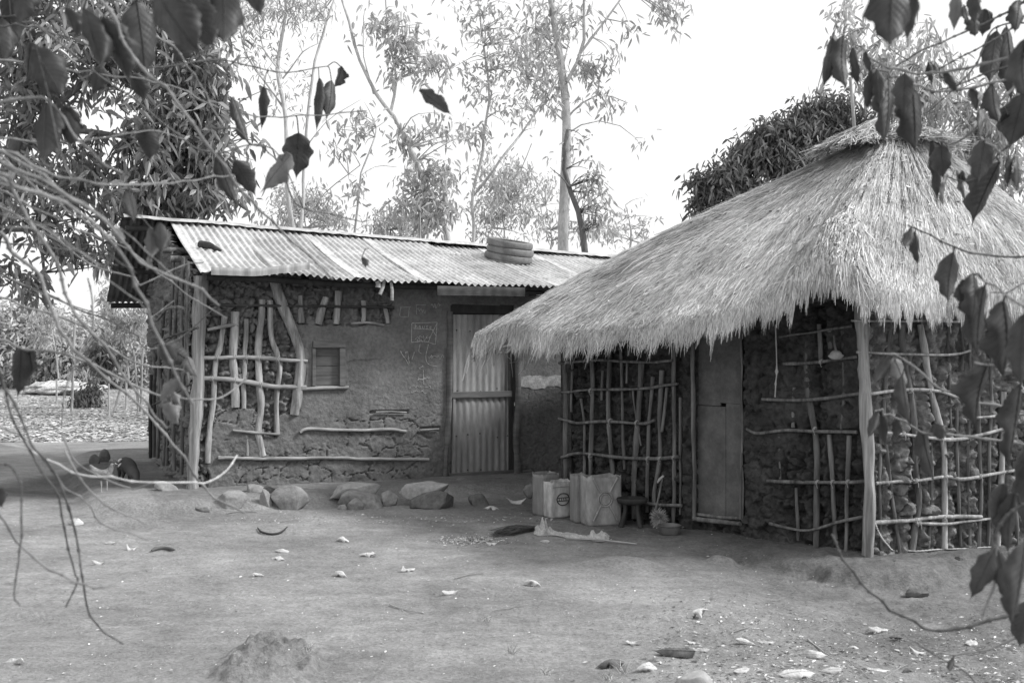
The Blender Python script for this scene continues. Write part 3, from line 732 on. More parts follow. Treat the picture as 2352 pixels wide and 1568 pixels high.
for pts, w in (([(1284, 835), (1367, 827), (1447, 831), (1501, 832), (1544, 827)], 6), ([(1283, 901), (1367, 895), (1447, 894), (1558, 882)], 6), ([(1284, 961), (1327, 971), (1394, 967), (1474, 972), (1504, 964)], 7),
               ([(1290, 1050), (1332, 1040), (1421, 1050), (1501, 1053), (1560, 1049)], 8), ([(1421, 1147), (1501, 1157), (1566, 1161)], 7), ([(1790, 773), (1869, 762), (1957, 748)], 6), ([(1800, 836), (1884, 830), (1969, 819)], 7),
               ([(1750, 916), (1826, 919), (1899, 914), (1980, 903)], 8), ([(1715, 984), (1741, 995), (1805, 987), (1880, 990), (1969, 992)], 8), ([(1761, 1103), (1805, 1107), (1900, 1108), (1990, 1105)], 9), ([(1767, 1202), (1811, 1212), (1858, 1218), (1922, 1199), (1986, 1186)], 7)):
    pole(WHF, pts, w, .028, 'lath', WOODG, hut, 7)
for pts, w in (([(1957, 736), (2080, 737), (2210, 739)], 5), ([(1969, 808), (2039, 812), (2185, 814), (2229, 805)], 6), ([(1980, 908), (2083, 895), (2156, 898), (2205, 914)], 8), ([(2024, 993), (2065, 996), (2176, 1009), (2249, 1000), (2322, 981)], 8),
               ([(2011, 1109), (2103, 1104), (2176, 1094), (2214, 1101), (2278, 1088), (2334, 1079)], 8), ([(1989, 1202), (2103, 1193), (2176, 1186), (2255, 1186)], 9), ([(2103, 1201), (2170, 1203), (2220, 1196), (2287, 1190), (2319, 1186)], 7), ([(2230, 960), (2290, 955), (2352, 950)], 6)):
    pole(WHR, pts, w, .035, 'lath', WOOD, hut, 7)
pole(WHF, [(1979, 690), (1984, 800), (1987, 900), (1996, 1080), (1994, 1277)], 28, .03, 'corner_post', POST, hut, 12, .35)
# hut door
p0, p1 = WHF.px(1600, 800, -.05), WHF.px(1703, 1190, -.05)
hd_ = thing('plank_door', None, None, p0); hd_.parent = hut; hd_.location = hd_.location - hut.location
def hbox(x0, y0, x1, y1, o, th, name, m, parent):
    p, q = WHF.px(x0, y0, o), WHF.px(x1, y0, o); r = WHF.px(x0, y1, o)
    return MB().box([(p[0] + q[0]) / 2, (p[1] + q[1]) / 2, (p[2] + r[2]) / 2], (*((q - p)[:2] / 2), 0), (*(WHF.n * th), 0), (0, 0, abs(p[2] - r[2]) / 2)).build(name, m, parent, smooth=False, bevel=.003)
DM = mat('hut_door', .06, .12, 7, .8, .3, 40, spec=.3, dist=.003, fine=.15)
hbox(1600, 755, 1656, 929, -.05, .008, 'door_sheet', DM, hd_); hbox(1655.5, 755, 1703, 925, -.046, .008, 'door_sheet', DM, hd_)
hbox(1600, 930, 1668, 1192, -.044, .008, 'door_sheet', DM, hd_); hbox(1668.8, 926, 1704, 1194, -.048, .008, 'door_sheet', DM, hd_)
pole(WHF, [(1593, 745), (1591, 900), (1595, 1060), (1593, 1195)], 10, .02, 'door_post', WOODG, hut)
pole(WHF, [(1702, 745), (1704, 900), (1706, 1196)], 5, .01, 'door_post', WOODG, hut)
pole(WHF, [(1702, 1040), (1701, 1192)], 6, .03, 'door_post', WOODG, hut)
pole(WHF, [(1593, 1190), (1640, 1196), (1700, 1202)], 11, .03, 'door_sill', WOODG, hut); pole(WHF, [(1600, 1180), (1650, 1186), (1700, 1190)], 9, -.01, 'door_sill', WOODG, hut)

def lash(wall, x, y, w, o, parent):
    c = wall.px(x, y, o); a = np.linspace(0, 2 * math.pi, 15); r = w * .5 / F * c[1]; nn = np.array([*wall.n, 0.]); dd = np.array([*wall.d, 0.])
    mb = MB()
    for k in (-.35, .35): mb.tube(np.array([c + dd * (r * k + r * .5 * math.sin(q)) + nn * math.cos(q) * r * 1.15 + np.array([0, 0, 1.]) * math.sin(q) * r * 1.15 for q in a]), .0028, 5, cap=False)
    mb.tube(spline([c + nn * r, c + nn * r * 1.6 + [.006, 0, -r * 1.2], c + nn * r + [.01, 0, -r * 3]], 5), .002, 4)
    mb.build('lashing', ROPE, parent)
for x, y in ((2092, 897), (2135, 898), (2074, 996), (2160, 1005), (2103, 1104), (2170, 1094), (2250, 1094), (2103, 1194), (2168, 1188), (2110, 1200)): lash(WHR, x, y, 9.5, .035, hut)
for x, y in ((1871, 985), (1877, 1107), (1912, 1107), (1947, 1106), (1357, 896), (1401, 966), (1462, 970), (1356, 1046), (1488, 1053), (1516, 1053), (1548, 1050), (1886, 830)): lash(WHF, x, y, 9, .028, hut)
for x, y in ((497, 821), (538, 820), (565, 820), (593, 822), (638, 825), (487, 869), (538, 873), (598, 883)): lash(WF, x, y, 10.5, .02, house)
mb = MB(); rn = random.Random(2)
for x in (1047, 1075, 1105, 1140, 1166):
    for y in (914, 1080, 895, 760, 1000):
        p = WF.px(x + rn.uniform(-5, 5), y + rn.uniform(-5, 5), -.003); nn = np.array([*WF.n, 0.]); mb.tube([p, p + nn * .004], [.009, .006], 8)
mb.build('nail_heads', WOODD, dr)
# ---- thatch
EV = [P3(1172, 758, 9.4), P3(1222, 768, 9.2), P3(1300, 774, 8.85), P3(1450, 764, 8.35), P3(1600, 742, 7.8), P3(1720, 708, 7.4), P3(1820, 664, 7.1), P3(1880, 622, 6.95), P3(1940, 636, 6.85), P3(2040, 674, 6.9), P3(2130, 684, 7.05),
      P3(2208, 684, 7.25), P3(2300, 680, 7.5), P3(2400, 676, 7.8), P3(2520, 670, 8.3), np.array([5.7, 9.4, 1.75]), np.array([5.4, 11., 1.75]), np.array([4.2, 12.1, 1.75]), np.array([2.2, 12.2, 1.7]), np.array([.4, 11.2, 1.6]), np.array([-.35, 10.0, 1.55])]
PK = P3(2062, 310, 9.3)
NE = len(EV)
Q = np.array(EV + [EV[0], EV[1], EV[2]])
def eave(u):        # u in [0, NE)
    u = np.asarray(u, float) % NE; i = u.astype(int); t = (u - i)[..., None]
    a = Q[(i - 1) % NE]; b = Q[i]; c = Q[i + 1]; d = Q[(i + 2) % NE]
    return .5 * (2 * b + (c - a) * t + (2 * a - 5 * b + 4 * c - d) * t * t + (3 * b - a - 3 * c + d) * t ** 3)
def tsurf(u, v):    # v 0 at the eave, 1 at the peak
    E = eave(u); v = np.asarray(v, float)
    ring = PK + unit((E - PK) * [1, 1, 0]) * .16 - [0, 0, .03]
    p = E + (ring - E) * v[..., None]
    out = unit((E - PK) * [1, 1, 0]); L = np.linalg.norm(E - PK, axis=-1)
    hipl = 1 + .0 * v
    bul = .05 * np.sin(math.pi * np.clip(v, 0, 1) ** .75) * (L / 3.5)
    # the left end bulges, the front hip is rounder
    p[..., 2] += bul + .02 * fbm(u * 1.7, v * 5, 0, 3, 5) + .03 * fbm(u * 5, v * 4, 0, 3, 6)
    p = p + out * (.05 * np.sin(math.pi * np.clip(v, 0, 1)))[..., None]
    ush = np.exp(-((u - 6.9) / .55) ** 2)           # bundles ending short above the notch by the corner post
    p[..., 2] += .06 * ush * np.exp(-((v - .1) / .06) ** 2)
    return p
roof = thing('thatch', None, None, PK); roof.parent = hut; roof.location = roof.location - hut.location
U, V = np.meshgrid(np.linspace(0, NE, 260), np.linspace(.03, 1, 60))
mb = MB().grid(tsurf(U, V) - [0, 0, .015])
under = tsurf(U[::4], .05 + .95 * V[::4]); under[..., 2] -= .1
mb.grid(under[::-1]); mb.build('straw_bed', STRAWB, roof)
def strands(n, urange, v0f, lenf, lift, wid, seed, spread=.12, droop=0.):
    r = np.random.RandomState(seed)
    u = r.uniform(*urange, n); L = lenf(r, n); v0 = v0f(r, n)
    du = r.normal(0, spread, n)
    K_ = 4; pts = []
    for k in range(K_ + 1):
        f = k / K_
        vv = v0 - L * f
        uu = u + du * f + .03 * np.sin(f * 5 + u * 9) * r.rand(n)
        p = tsurf(uu, np.maximum(vv, 0.0))
        ext = np.maximum(-vv, 0.)
        E = eave(uu); dirn = unit((E - PK) * [1, 1, .75])
        hang = dirn * (ext * 1.0)[:, None] * .5 + np.array([0, 0, -1.]) * (ext * 1.5 * (1. + .55 * fbm(uu * 11, uu * 0, 0, 3, 44)))[:, None]
        p = p + hang
        p[:, 2] += lift * (.25 + r.rand(n) * (.4 + f)) + .012 * np.sin(f * math.pi) * r.rand(n)
        pts.append(p)
    pts = np.stack(pts, 1)                       # n, K+1, 3
    tg = unit(pts[:, -1] - pts[:, 0]); up_ = unit(np.stack([r.normal(0, .5, n), r.normal(-.6, .5, n), np.ones(n)], -1))
    sd = unit(np.cross(tg, up_)) * (wid * r.uniform(.6, 1.4, n))[:, None]
    prof = np.array([.7, 1, 1, .9, .35])[None, :, None]
    Lf = pts - sd[:, None] * prof; Rt = pts + sd[:, None] * prof
    V_ = np.stack([Lf, Rt], 2).reshape(-1, 3)
    base = (np.arange(n) * (K_ + 1) * 2)[:, None, None]
    k = (np.arange(K_) * 2)[None, :, None]
    f = (base + k + np.array([0, 1, 3, 2])[None, None]).reshape(-1, 4)
    a = np.repeat(r.beta(2.2, 2.2, n), (K_ + 1) * 2)
    return MB().add(V_, f, a)
vis = (-.9, 14.6)
S1 = strands(120000, vis, lambda r, n: 1 - r.rand(n) ** .85 * .97, lambda r, n: r.uniform(.05, .17, n), .024, .0019, 1, .07)
S1.build('straw_layer', STRAW, roof)
S1b = strands(6000, vis, lambda r, n: 1 - r.rand(n) ** .8 * .98, lambda r, n: r.uniform(.05, .17, n), .04, .0022, 8, .22)
S1b.build('loose_straw', STRAW, roof)
S2 = strands(24000, vis, lambda r, n: r.uniform(.02, .1, n), lambda r, n: r.uniform(.05, .14, n), .03, .0026, 2, .1)
S2.build('eave_fringe', STRAW, roof)
S3 = strands(5000, (14.6, 20.1), lambda r, n: 1 - r.rand(n) ** .7, lambda r, n: r.uniform(.1, .25, n), .03, .008, 3, .12)
S3.build('straw_layer', STRAW, roof)
S4 = strands(4200, (5.9, 8.2), lambda r, n: r.uniform(.07, .26, n), lambda r, n: r.uniform(.1, .2, n), .09, .0042, 4, .3)
S4.build('patch_bundle', STRAW, roof)
# cap of folded straw on the peak
def cap(n, seed, cen, rx, length, spread, z0=.02, sector=None):
    r = np.random.RandomState(seed); mb = MB()
    a = r.uniform(*(sector or (0, 2 * math.pi)), n); r0 = r.uniform(0, rx, n); L = length * r.uniform(.6, 1.2, n)
    d = np.stack([np.cos(a), np.sin(a), np.zeros(n)], -1)
    pts = []
    for k in range(5):
        f = k / 4; rr = r0 + L * f
        p = cen + d * rr[:, None]; p[:, 2] += z0 - .42 * rr ** 1.15 - .12 * (f * L) + .03 * r.rand(n)
        p[:, :2] += (r.normal(0, spread, (n, 2)) * f * L[:, None])
        pts.append(p)
    pts = np.stack(pts, 1); sd = unit(np.cross(d, [0, 0, 1]) + r.normal(0, .3, (n, 3))) * .0042
    V_ = np.stack([pts - sd[:, None], pts + sd[:, None]], 2).reshape(-1, 3)
    f = ((np.arange(n) * 10)[:, None, None] + (np.arange(4) * 2)[None, :, None] + np.array([0, 1, 3, 2])).reshape(-1, 4)
    return mb.add(V_, f, np.repeat(r.beta(2.2, 2.2, n), 10))
cap(3200, 5, PK + [0, 0, .03], .2, .3, .3, .05).build('peak_cap', STRAW, roof)
cap(1500, 6, PK + [-.16, -.12, -.0], .1, .5, .1, .12, (math.pi * .85, math.pi * 1.35)).build('peak_cap', STRAW, roof)
# fallen leaves lying on the thatch
r_ = random.Random(5); mb = MB()
for i in range(220):
    u = r_.uniform(0, 13); v = r_.uniform(.05, .9); p = tsurf(np.array([u]), np.array([v]))[0] + [0, 0, .05]
    d = unit([r_.gauss(0, 1), r_.gauss(0, 1), -.3]); e = unit(np.cross(d, [0, -.5, 1])); L = r_.uniform(.03, .085)
    mb.add([p, p + d * L * .5 + e * L * .2, p + d * L + [0, 0, .01], p + d * L * .5 - e * L * .2 + [0, 0, .01]], np.array([[0, 1, 2, 3]]), r_.random())
tag(mb.build('leaf_scatter', CHIP), 'dry leaf scraps caught all over the straw thatch', 'litter', kind='stuff')
# ================================================================== STONES
def icos(n):
    bm = bmesh.new(); bmesh.ops.create_icosphere(bm, subdivisions=n, radius=1)
    v = np.array([q.co[:] for q in bm.verts]); f = np.array([[q.index for q in p.verts] for p in bm.faces]); bm.free(); return v, f
ICV, ICF = icos(4)
r_ = random.Random(5)
def stone(x0, x1, ytop, ybot, m, label, cat='stone', group='stones along the foot of the mud house', Y=None, depth=.7, seed=0, z0=None, facets=11, rotz=0, name='stone'):
    r = np.random.RandomState(seed + 40)
    b = gp((x0 + x1) / 2, ybot) if Y is None else None
    Yd = b[1] + .04 if Y is None else Y
    wx = (x1 - x0) / F * Yd / 2; zt = CH + (CY - ytop) / F * Yd; zb = CH + (CY - ybot) / F * Yd
    c = np.array([((x0 + x1) / 2 - CX) / F * Yd, Yd + wx * depth * .8, (zt + zb) / 2])
    v = ICV.copy()
    for i in range(facets + 5):
        n_ = unit(r.normal(0, 1, 3) * [1, 1, 1.1]); d = r.uniform(.5, .8)
        k = v @ n_; v = v - np.maximum(k - d, 0)[:, None] * n_ * .92
    v = v / np.abs(v).max(0)
    v = v * (1 + .1 * fbm(v[:, 0] * 2.5 + seed, v[:, 1] * 2.5, v[:, 2] * 2.5, 5, seed))[:, None]
    v = v * [wx * 1.04, wx * depth, (zt - zb) / 2 * 1.45]; c = c - [0, 0, (zt - zb) * .2]
    if rotz: ca, sa = math.cos(rotz), math.sin(rotz); v = v @ np.array([[ca, 0, -sa], [0, 1, 0], [sa, 0, ca]])
    return tag(MB().add(v + c, ICF).build(name, m, origin=c - [0, 0, (zt - zb) / 2]), label, cat, group)
SG = 'stones along the foot of the mud house'
stone(478, 562, 1130, 1172, ROCK, 'rounded grey stone half sunk beside the corner of the mud house', seed=1)
stone(556, 612, 1110, 1146, ROCK, 'grey slab leaning over the small wedge stone under the house wall', seed=2, Y=9.95, rotz=-.3)
stone(596, 640, 1110, 1134, ROCKD, 'little dark stone jammed on top between two bigger foot stones', seed=3, Y=9.95)
stone(594, 622, 1122, 1168, ROCK, 'small upright wedge of stone between larger foot stones', seed=4)
stone(612, 704, 1118, 1172, ROCK, 'large block of stone with a slanting face under the exposed poles', seed=5, depth=.6)
stone(750, 872, 1112, 1140, ROCKL, 'long flat pale slab lying on a darker boulder below the window', seed=6, Y=9.85, depth=.5)
stone(776, 882, 1128, 1168, ROCK, 'dark bulky boulder carrying the long flat slab', seed=7, depth=.6)
stone(794, 840, 1143, 1172, ROCK, 'small flat stone leaning at the front of the slab boulder', seed=8)
stone(774, 796, 1156, 1172, ROCK, 'tiny pointed stone left of the leaning flat stone', seed=9)
stone(917, 1030, 1101, 1142, ROCKL, 'broad pale slab sloping beside the tin door', seed=10, Y=9.85, rotz=-.12, depth=.5)
stone(938, 1058, 1128, 1170, ROCKD, 'wide dark stone under the broad pale slab', seed=11, depth=.5)
stone(1075, 1122, 1132, 1162, ROCKD, 'dark lone stone in the earth step below the tin door', seed=12)
stone(872, 912, 1128, 1165, ROCK, 'crumbled stone in the bank between the two slab piles', seed=13, depth=.5)
stone(1027, 1072, 1100, 1116, ROCK, 'flat stone under the left end of the tin door', seed=14, Y=11.0)
stone(1071, 1110, 1098, 1116, ROCK, 'flat stone under the middle of the tin door', seed=15, Y=11.05)
stone(1118, 1160, 1098, 1116, ROCKD, 'dark stone under the right end of the tin door', seed=16, Y=11.1)
stone(342, 404, 1106, 1128, ROCKL, 'thin pale slab propped at the left corner of the mud house', seed=17, rotz=.1, depth=.5)
stone(398, 440, 1152, 1172, ROCK, 'low stone among the rubble left of the house corner', seed=18)
stone(444, 482, 1158, 1176, ROCK, 'low stone in the rubble near the corner post', seed=20)
stone(202, 226, 1044, 1066, ROCKD, 'left dark clod behind the hen', cat='clod', group='dark clods behind the hen', facets=-2, seed=21, name='earth_clod')
stone(225, 250, 1032, 1062, ROCKD, 'taller dark clod standing behind the hen', cat='clod', group='dark clods behind the hen', facets=-2, seed=22, name='earth_clod')
stone(2078, 2140, 1354, 1372, ROCKD, 'flat dark stone on the ground before the bare side wall of the hut', group='', seed=23)
stone(1202, 1232, 1112, 1140, ROCKD, 'dark stone behind the tall grey cut can', group='', seed=24, Y=9.3)
stone(1540, 1640, 1552, 1600, ROCKL, 'pale rock cut off by the lower edge of the picture', group='', seed=25)
stone(180, 198, 1578, 1590, ROCKD, 'x', group='', seed=26) if False else None
stone(2190, 2216, 1278, 1290, ROCKD, 'small stone lying in front of the hut side wall', group='', seed=27)

# ================================================================== CUT JERRYCANS, STOOL, PAN, BROOM, SACK
def can(xc, ybot, hpx, w, d, yaw, m, label, emb=None, seed=0, lean=0):
    b = gp(xc, ybot); Yd = b[1] + d * .5; h = hpx / F * Yd
    c = np.array([(xc - CX) / F * Yd, Yd, gzp((xc - CX) / F * Yd, Yd) - .004])
    t = thing('cut_jerrycan', label, 'jerrycan', c, 'cut open plastic jerrycans by the hut')
    rs = np.random.RandomState(seed); ca, sa = math.cos(yaw), math.sin(yaw)
    ax = np.array([ca, sa, 0]); ay = np.array([-sa, ca, 0])
    def ring(sc, z, n=56, jag=0):
        a = np.arange(n) / n * 2 * math.pi; e = .27
        x = np.sign(np.cos(a)) * np.abs(np.cos(a)) ** e * w / 2 * sc; y = np.sign(np.sin(a)) * np.abs(np.sin(a)) ** e * d / 2 * sc
        if sc < 1: x = np.sign(x) * (np.abs(x)); 
        zz = z + jag * fbm(a * 3 + seed, a * 0, 0, 3, seed)
        zz = np.broadcast_to(zz, a.shape)
        bow = 1 + .012 * math.sin(z / h * math.pi)
        return c + ax * (x * bow)[:, None] + ay * (y * bow)[:, None] + np.array([0, 0, 1.]) * zz[:, None] + ax * lean * z
    rows = [ring(.3, .012), ring(.85, .004), ring(.955, .006), ring(.99, .022), ring(1, .06), ring(1, h * .3), ring(1, h * .6), ring(1, h * .9), ring(1, h, jag=.018), ring(.965, h - .002, jag=.018), ring(.95, h * .6), ring(.94, .03), ring(.3, .03)]
    MB().grid(np.array(rows)[:, ::-1], True).build('can_body', m, t)
    fr = c - ay * (d / 2 * 1.012 + .004)
    if emb == 'x':
        mid = fr + [0, 0, h * .55]
        a = np.linspace(0, 2 * math.pi, 40)
        for R_, r_ in ((.062, .007), (.044, .006)):
            MB().tube(np.array([mid + ax * math.cos(q) * R_ + np.array([0, 0, 1]) * math.sin(q) * R_ for q in a]), r_, 8, cap=False).build('moulded_ring', m, t)
        for sx in (-1, 1):
            for sz in (-1, 1):
                p = mid + ax * sx * .04 + np.array([0, 0, sz * .055]); q = fr + ay * -.003 + ax * sx * w * .34 + np.array([0, 0, h * (.97 if sz > 0 else .12)])
                MB().tube([p, (p + q) / 2, q], .0095, 8).build('moulded_rib', m, t)
    if emb == 'oval':
        mid = fr + [0, 0, h * .52] + ay * 0
        a = np.linspace(0, 2 * math.pi, 34)
        MB().tube(np.array([mid + ax * (math.cos(q) * .062 + .012) + np.array([0, 0, 1]) * math.sin(q) * .052 for q in a]), .0045, 6, cap=False).build('printed_oval', INK, t)
        mb = MB()
        for dz in (.014, -.014): mb.tube([mid + ax * (-.042) + [0, 0, dz], mid + ax * .066 + [0, 0, dz]], .0035, 6)
        for dx in (-.03, -.008, .014, .036): mb.tube([mid + ax * dx + [0, 0, .012], mid + ax * (dx + .006) + [0, 0, -.012]], .003, 5)
        mb.build('printed_lettering', INK, t)
        MB().tube(np.array([fr + ax * q + [0, 0, h * .87] for q in np.linspace(-w * .47, w * .47, 6)]), .004, 6).build('moulded_rib', m, t)
    return t
can(1254, 1184, 97, .20, .17, .62, JERRYG, 'tall grey cut can at the back left of the group', seed=1)
can(1280, 1190, 84, .215, .15, .5, JERRYW, 'shorter white cut can with a dark oval mark', 'oval', seed=2)
can(1330, 1201, 110, .12, .17, .3, JERRYG, 'narrow pale can squeezed between the white can and the big one', seed=3)
can(1380, 1207, 113, .315, .2, .28, JERRY, 'big pale cut can with moulded ring and cross ribs', 'x', seed=4)
# stool
b = gp(1452, 1212); b = np.array([(1452 - CX) / F * 8.75, 8.75, gzp((1452 - CX) / F * 8.75, 8.75)]); h = .235
t = thing('wooden_stool', 'low dark carved wooden stool beside the big cut can', 'stool', b)
a = np.linspace(0, 2 * math.pi, 33)[:-1]; rows = []
for (rr, z) in ((.02, h - .022), (.09, h - .02), (.115, h - .004), (.127, h), (.132, h - .012), (.122, h - .04), (.07, h - .058), (.01, h - .06)):
    rows.append(np.stack([b[0] + np.cos(a) * rr, b[1] + np.sin(a) * rr * .8, b[2] + z + 0 * a], -1))
MB().grid(np.array(rows)[::-1], True).build('seat', WOODD, t)
for (dx, dy) in ((-.085, -.05), (.05, -.07), (.08, .05), (-.06, .06)):
    MB().tube(spline([b + [dx * .75, dy * .7, h - .045], b + [dx * .78, dy * .8, h * .5], b + [dx * 1.2, dy * 1.2, .0]], 8), [.02, .018, .017, .016, .017, .019, .021, .024], 9).build('leg', WOODD, t)
# pan
pb = gp(1538, 1231); pb[1] += .1; pb = np.array([(1538 - CX) / F * pb[1], pb[1], gzp((1538 - CX) / F * pb[1], pb[1])])
t = thing('cooking_pan', 'small dark round metal pan on the earth beside the hut door', 'pan', pb)
rows = [np.stack([pb[0] + np.cos(a) * r, pb[1] + np.sin(a) * r, pb[2] + z + 0 * a], -1) for r, z in ((.005, .004), (.072, .002), (.08, .012), (.088, .06), (.09, .072), (.094, .074), (.092, .078), (.086, .074), (.078, .014), (.005, .012))]
MB().grid(np.array(rows)[:, ::-1], True).build('pan_body', PANM, t)
for s in (-1, 1):
    q = pb + [s * .09, -.02, .06]; MB().tube(spline([q + [0, -.025, 0], q + [s * .018, 0, .004], q + [0, .03, 0]], 8), .0045, 6).build('handle', PANM, t)
# standing whisk broom
top, bot = WHF.px(1521, 1098, .07), WHF.px(1505, 1172, .13)
t = thing('straw_broom', 'short handled straw broom leaning on the hut wall with its bristles down', 'broom', WHF.px(1507, 1215, .16))
MB().tube(spline([top, (top + bot) / 2 + [.004, 0, 0], bot], 8), .008, 7, .2).build('handle', WOODG, t)
MB().tube([WHF.px(1524, 1092, .07), WHF.px(1515, 1100, .085), WHF.px(1510, 1108, .08)], [.007, .011, .006], 8, .5).build('binding', ROPE, t)
r = np.random.RandomState(3); mb = MB(); hc = WHF.px(1514, 1192, .13)
for i in range(700):
    d = unit(r.normal(0, 1, 3) + [0, 0, -.35]); p = hc + d * .02 + [0, 0, .02]; L = r.uniform(.035, .075)
    q = p + d * L + [0, 0, -.02] * r.rand(3); q[2] = max(q[2], gzp(q[0], q[1]) + .003)
    m_ = (p + q) / 2 + r.normal(0, .008, 3); e = unit(np.cross(d, [.2, 1, .2])) * .0016
    mb.add([p - e, p + e, m_ + e, m_ - e, q + e * .5, q - e * .5], np.array([[0, 1, 2, 3], [3, 2, 4, 5]]), r.rand() * .7)
mb.build('bristles', STRAW, t)
# twig broom lying down, with swept chaff at its tip
r = np.random.RandomState(9); mb = MB(); A0, A1 = gp(1136, 1231), gp(1230, 1217)
for i in range(170):
    f = r.rand(); sp = .035 + .05 * (1 - f)
    p = A1 + r.normal(0, .012, 3) * [1, 1, .5] + [0, 0, .02]; q = A1 + (A0 - A1) * r.uniform(.6, 1.1) + r.normal(0, 1, 3) * [.02, .06, .012] + [0, 0, .02]
    for w_ in (p, q): w_[2] = max(w_[2], gzp(w_[0], w_[1]) + .005)
    mb.tube(spline([p, (p + q) / 2 + r.normal(0, .01, 3) + [0, 0, .012], q], 5), [.0035, .003, .0025, .002, .001], 4, cap=False)
tag(mb.build('twig_broom', TWIGD, origin=A1), 'dark broom of bound twigs lying flat on the swept yard', 'broom')
# sack with a stick across it
r = np.random.RandomState(4); S0, S1_ = gp(1228, 1222), gp(1400, 1240)
n1, n2 = 90, 44; u, v = np.meshgrid(np.linspace(0, 1, n1), np.linspace(-1, 1, n2))
wd = .045 + .05 * np.exp(-((u - .1) / .1) ** 2) + .015 * np.sin(u * 17) + .02 * np.exp(-((u - .9) / .08) ** 2)
ht = .022 + .075 * np.exp(-((u - .13) / .09) ** 2) + .045 * np.exp(-((u - .77) / .035) ** 2) + .03 * np.exp(-((u - .93) / .05) ** 2)
X = S0[0] + (S1_[0] - S0[0]) * u + v * .01 + .01 * fbm(u * 9, v * 2, 0, 3, 61); Y = S0[1] + (S1_[1] - S0[1]) * u + v * wd * 1.4 + .02 * fbm(u * 8, v * 2, 3, 3, 62)
Z = gz(X, Y) + np.sqrt(np.clip(1 - v ** 2, 0, 1)) * ht * (.35 + 1.7 * np.abs(fbm(u * 11 + v, v * 2.2 + u * 4, 0, 4, 63))) + .004
ob = MB().grid(np.stack([X, Y, Z], -1)).build('crumpled_sack', SACK, origin=(S0 + S1_) / 2)
tag(ob, 'pale crumpled sacking lying in a strip on the yard before the cans', 'sack')
p, q = gp(1300, 1240), gp(1462, 1251)
tag(MB().tube(spline([p + [0, 0, .012], (p + q) / 2 + [0, 0, .02], q + [0, 0, .008]], 8), [.007] * 7 + [.004], 6).build('stick', LATH, origin=p), 'thin straight stick poking out from under the pale sacking', 'stick')
# rope hung on a lath, ladle, rope at the foot of the corner post
mb = WHF.px
q = [mb(1781, 745, .05), mb(1783, 800, .05), mb(1784, 850, .05), mb(1782, 880, .05), mb(1780, 912, .05)]
sp = spline(q, 26); rad = .005 + .009 * np.exp(-((np.arange(26) - 13) / .9) ** 2) + .005 * np.exp(-((np.arange(26) - 19) / .8) ** 2)
tag(MB().tube(sp, rad, 6, .3).build('knotted_rope', ROPE, origin=q[-1]), 'knotted rope hanging down the hut wall right of the plank door', 'rope')
p = mb(1920, 815, .06)
v = ICV * [.045, .025, .034]; v[:, 0] *= 1 + .3 * (v[:, 2] < 0)
t = thing('hanging_gourd', 'small pale gourd hung from a stub under the thatch left of the corner post', 'gourd', p)
MB().add(v * 1.0 + p, ICF).build('bowl', ROCKL, t); MB().tube([p + [0, 0, .02], p + [-.01, 0, .08], p + [-.014, 0, .14]], [.012, .009, .007], 7).build('neck', WOODG, t)
q = [WHR.px(2008, 1196, .06), WHR.px(2020, 1225, .08), WHR.px(2036, 1248, .12), gp(2056, 1268) + [0, 0, .01], gp(2110, 1268) + [0, 0, .01], gp(2160, 1264) + [0, 0, .01], gp(2230, 1262) + [0, 0, .01], gp(2290, 1258) + [0, 0, .01]]
sp = spline(q, 130); sp[3:, 2] = np.maximum(sp[3:, 2], gz(sp[3:, 0], sp[3:, 1]) + .006)
tag(MB().tube(sp, .0055 * (1 + .3 * np.sin(np.arange(130) * 1.9)), 6).build('ground_rope', ROPE, origin=q[3]), 'twisted pale rope trailing from the hut corner post along the ground', 'rope')
# curved dark pod, brown pod
for pts, rr, m, lab in (([(592, 1214), (600, 1224), (622, 1229), (645, 1225), (660, 1212)], .009, WOODD, 'dark curved stick like a bow lying on the swept yard'), ([(348, 1268), (360, 1264), (380, 1263), (402, 1267)], .014, BOARD, 'short brown seed pod lying in the left yard')):
    q = spline(np.array([gp(*p) + [0, 0, rr + .002] for p in pts]), 16)
    tag(MB().tube(q, rr * (1 - .6 * (np.abs(np.linspace(-1, 1, 16))) ** 4), 8, .1).build('seed_pod' if 'pod' in lab else 'curved_stick', m, origin=q[0]), lab, 'pod' if 'pod' in lab else 'stick')

# ================================================================== ANIMALS
def skin(name, verts, edges, rad, m, parent=None, label=None, cat=None, sub=2, origin=None, root=0):
    me = bpy.data.meshes.new(name); o = np.asarray(origin if origin is not None else (parent.location if parent else (0, 0, 0)), float)
    me.from_pydata([tuple(np.array(v) - o) for v in verts], edges, []); ob = bpy.data.objects.new(name, me); COL.objects.link(ob)
    if parent: ob.parent = parent
    else: ob.location = Vector(o)
    sk = ob.modifiers.new('s', 'SKIN'); me.skin_vertices.new() if not me.skin_vertices else None
    for i, q in enumerate(me.skin_vertices[0].data):
        q.radius = (rad[i], rad[i]) if np.isscalar(rad[i]) else rad[i]
        q.use_root = i == root
    s2 = ob.modifiers.new('u', 'SUBSURF'); s2.levels = s2.render_levels = sub
    sk.use_smooth_shade = True; me.materials.append(m)
    return tag(ob, label, cat)
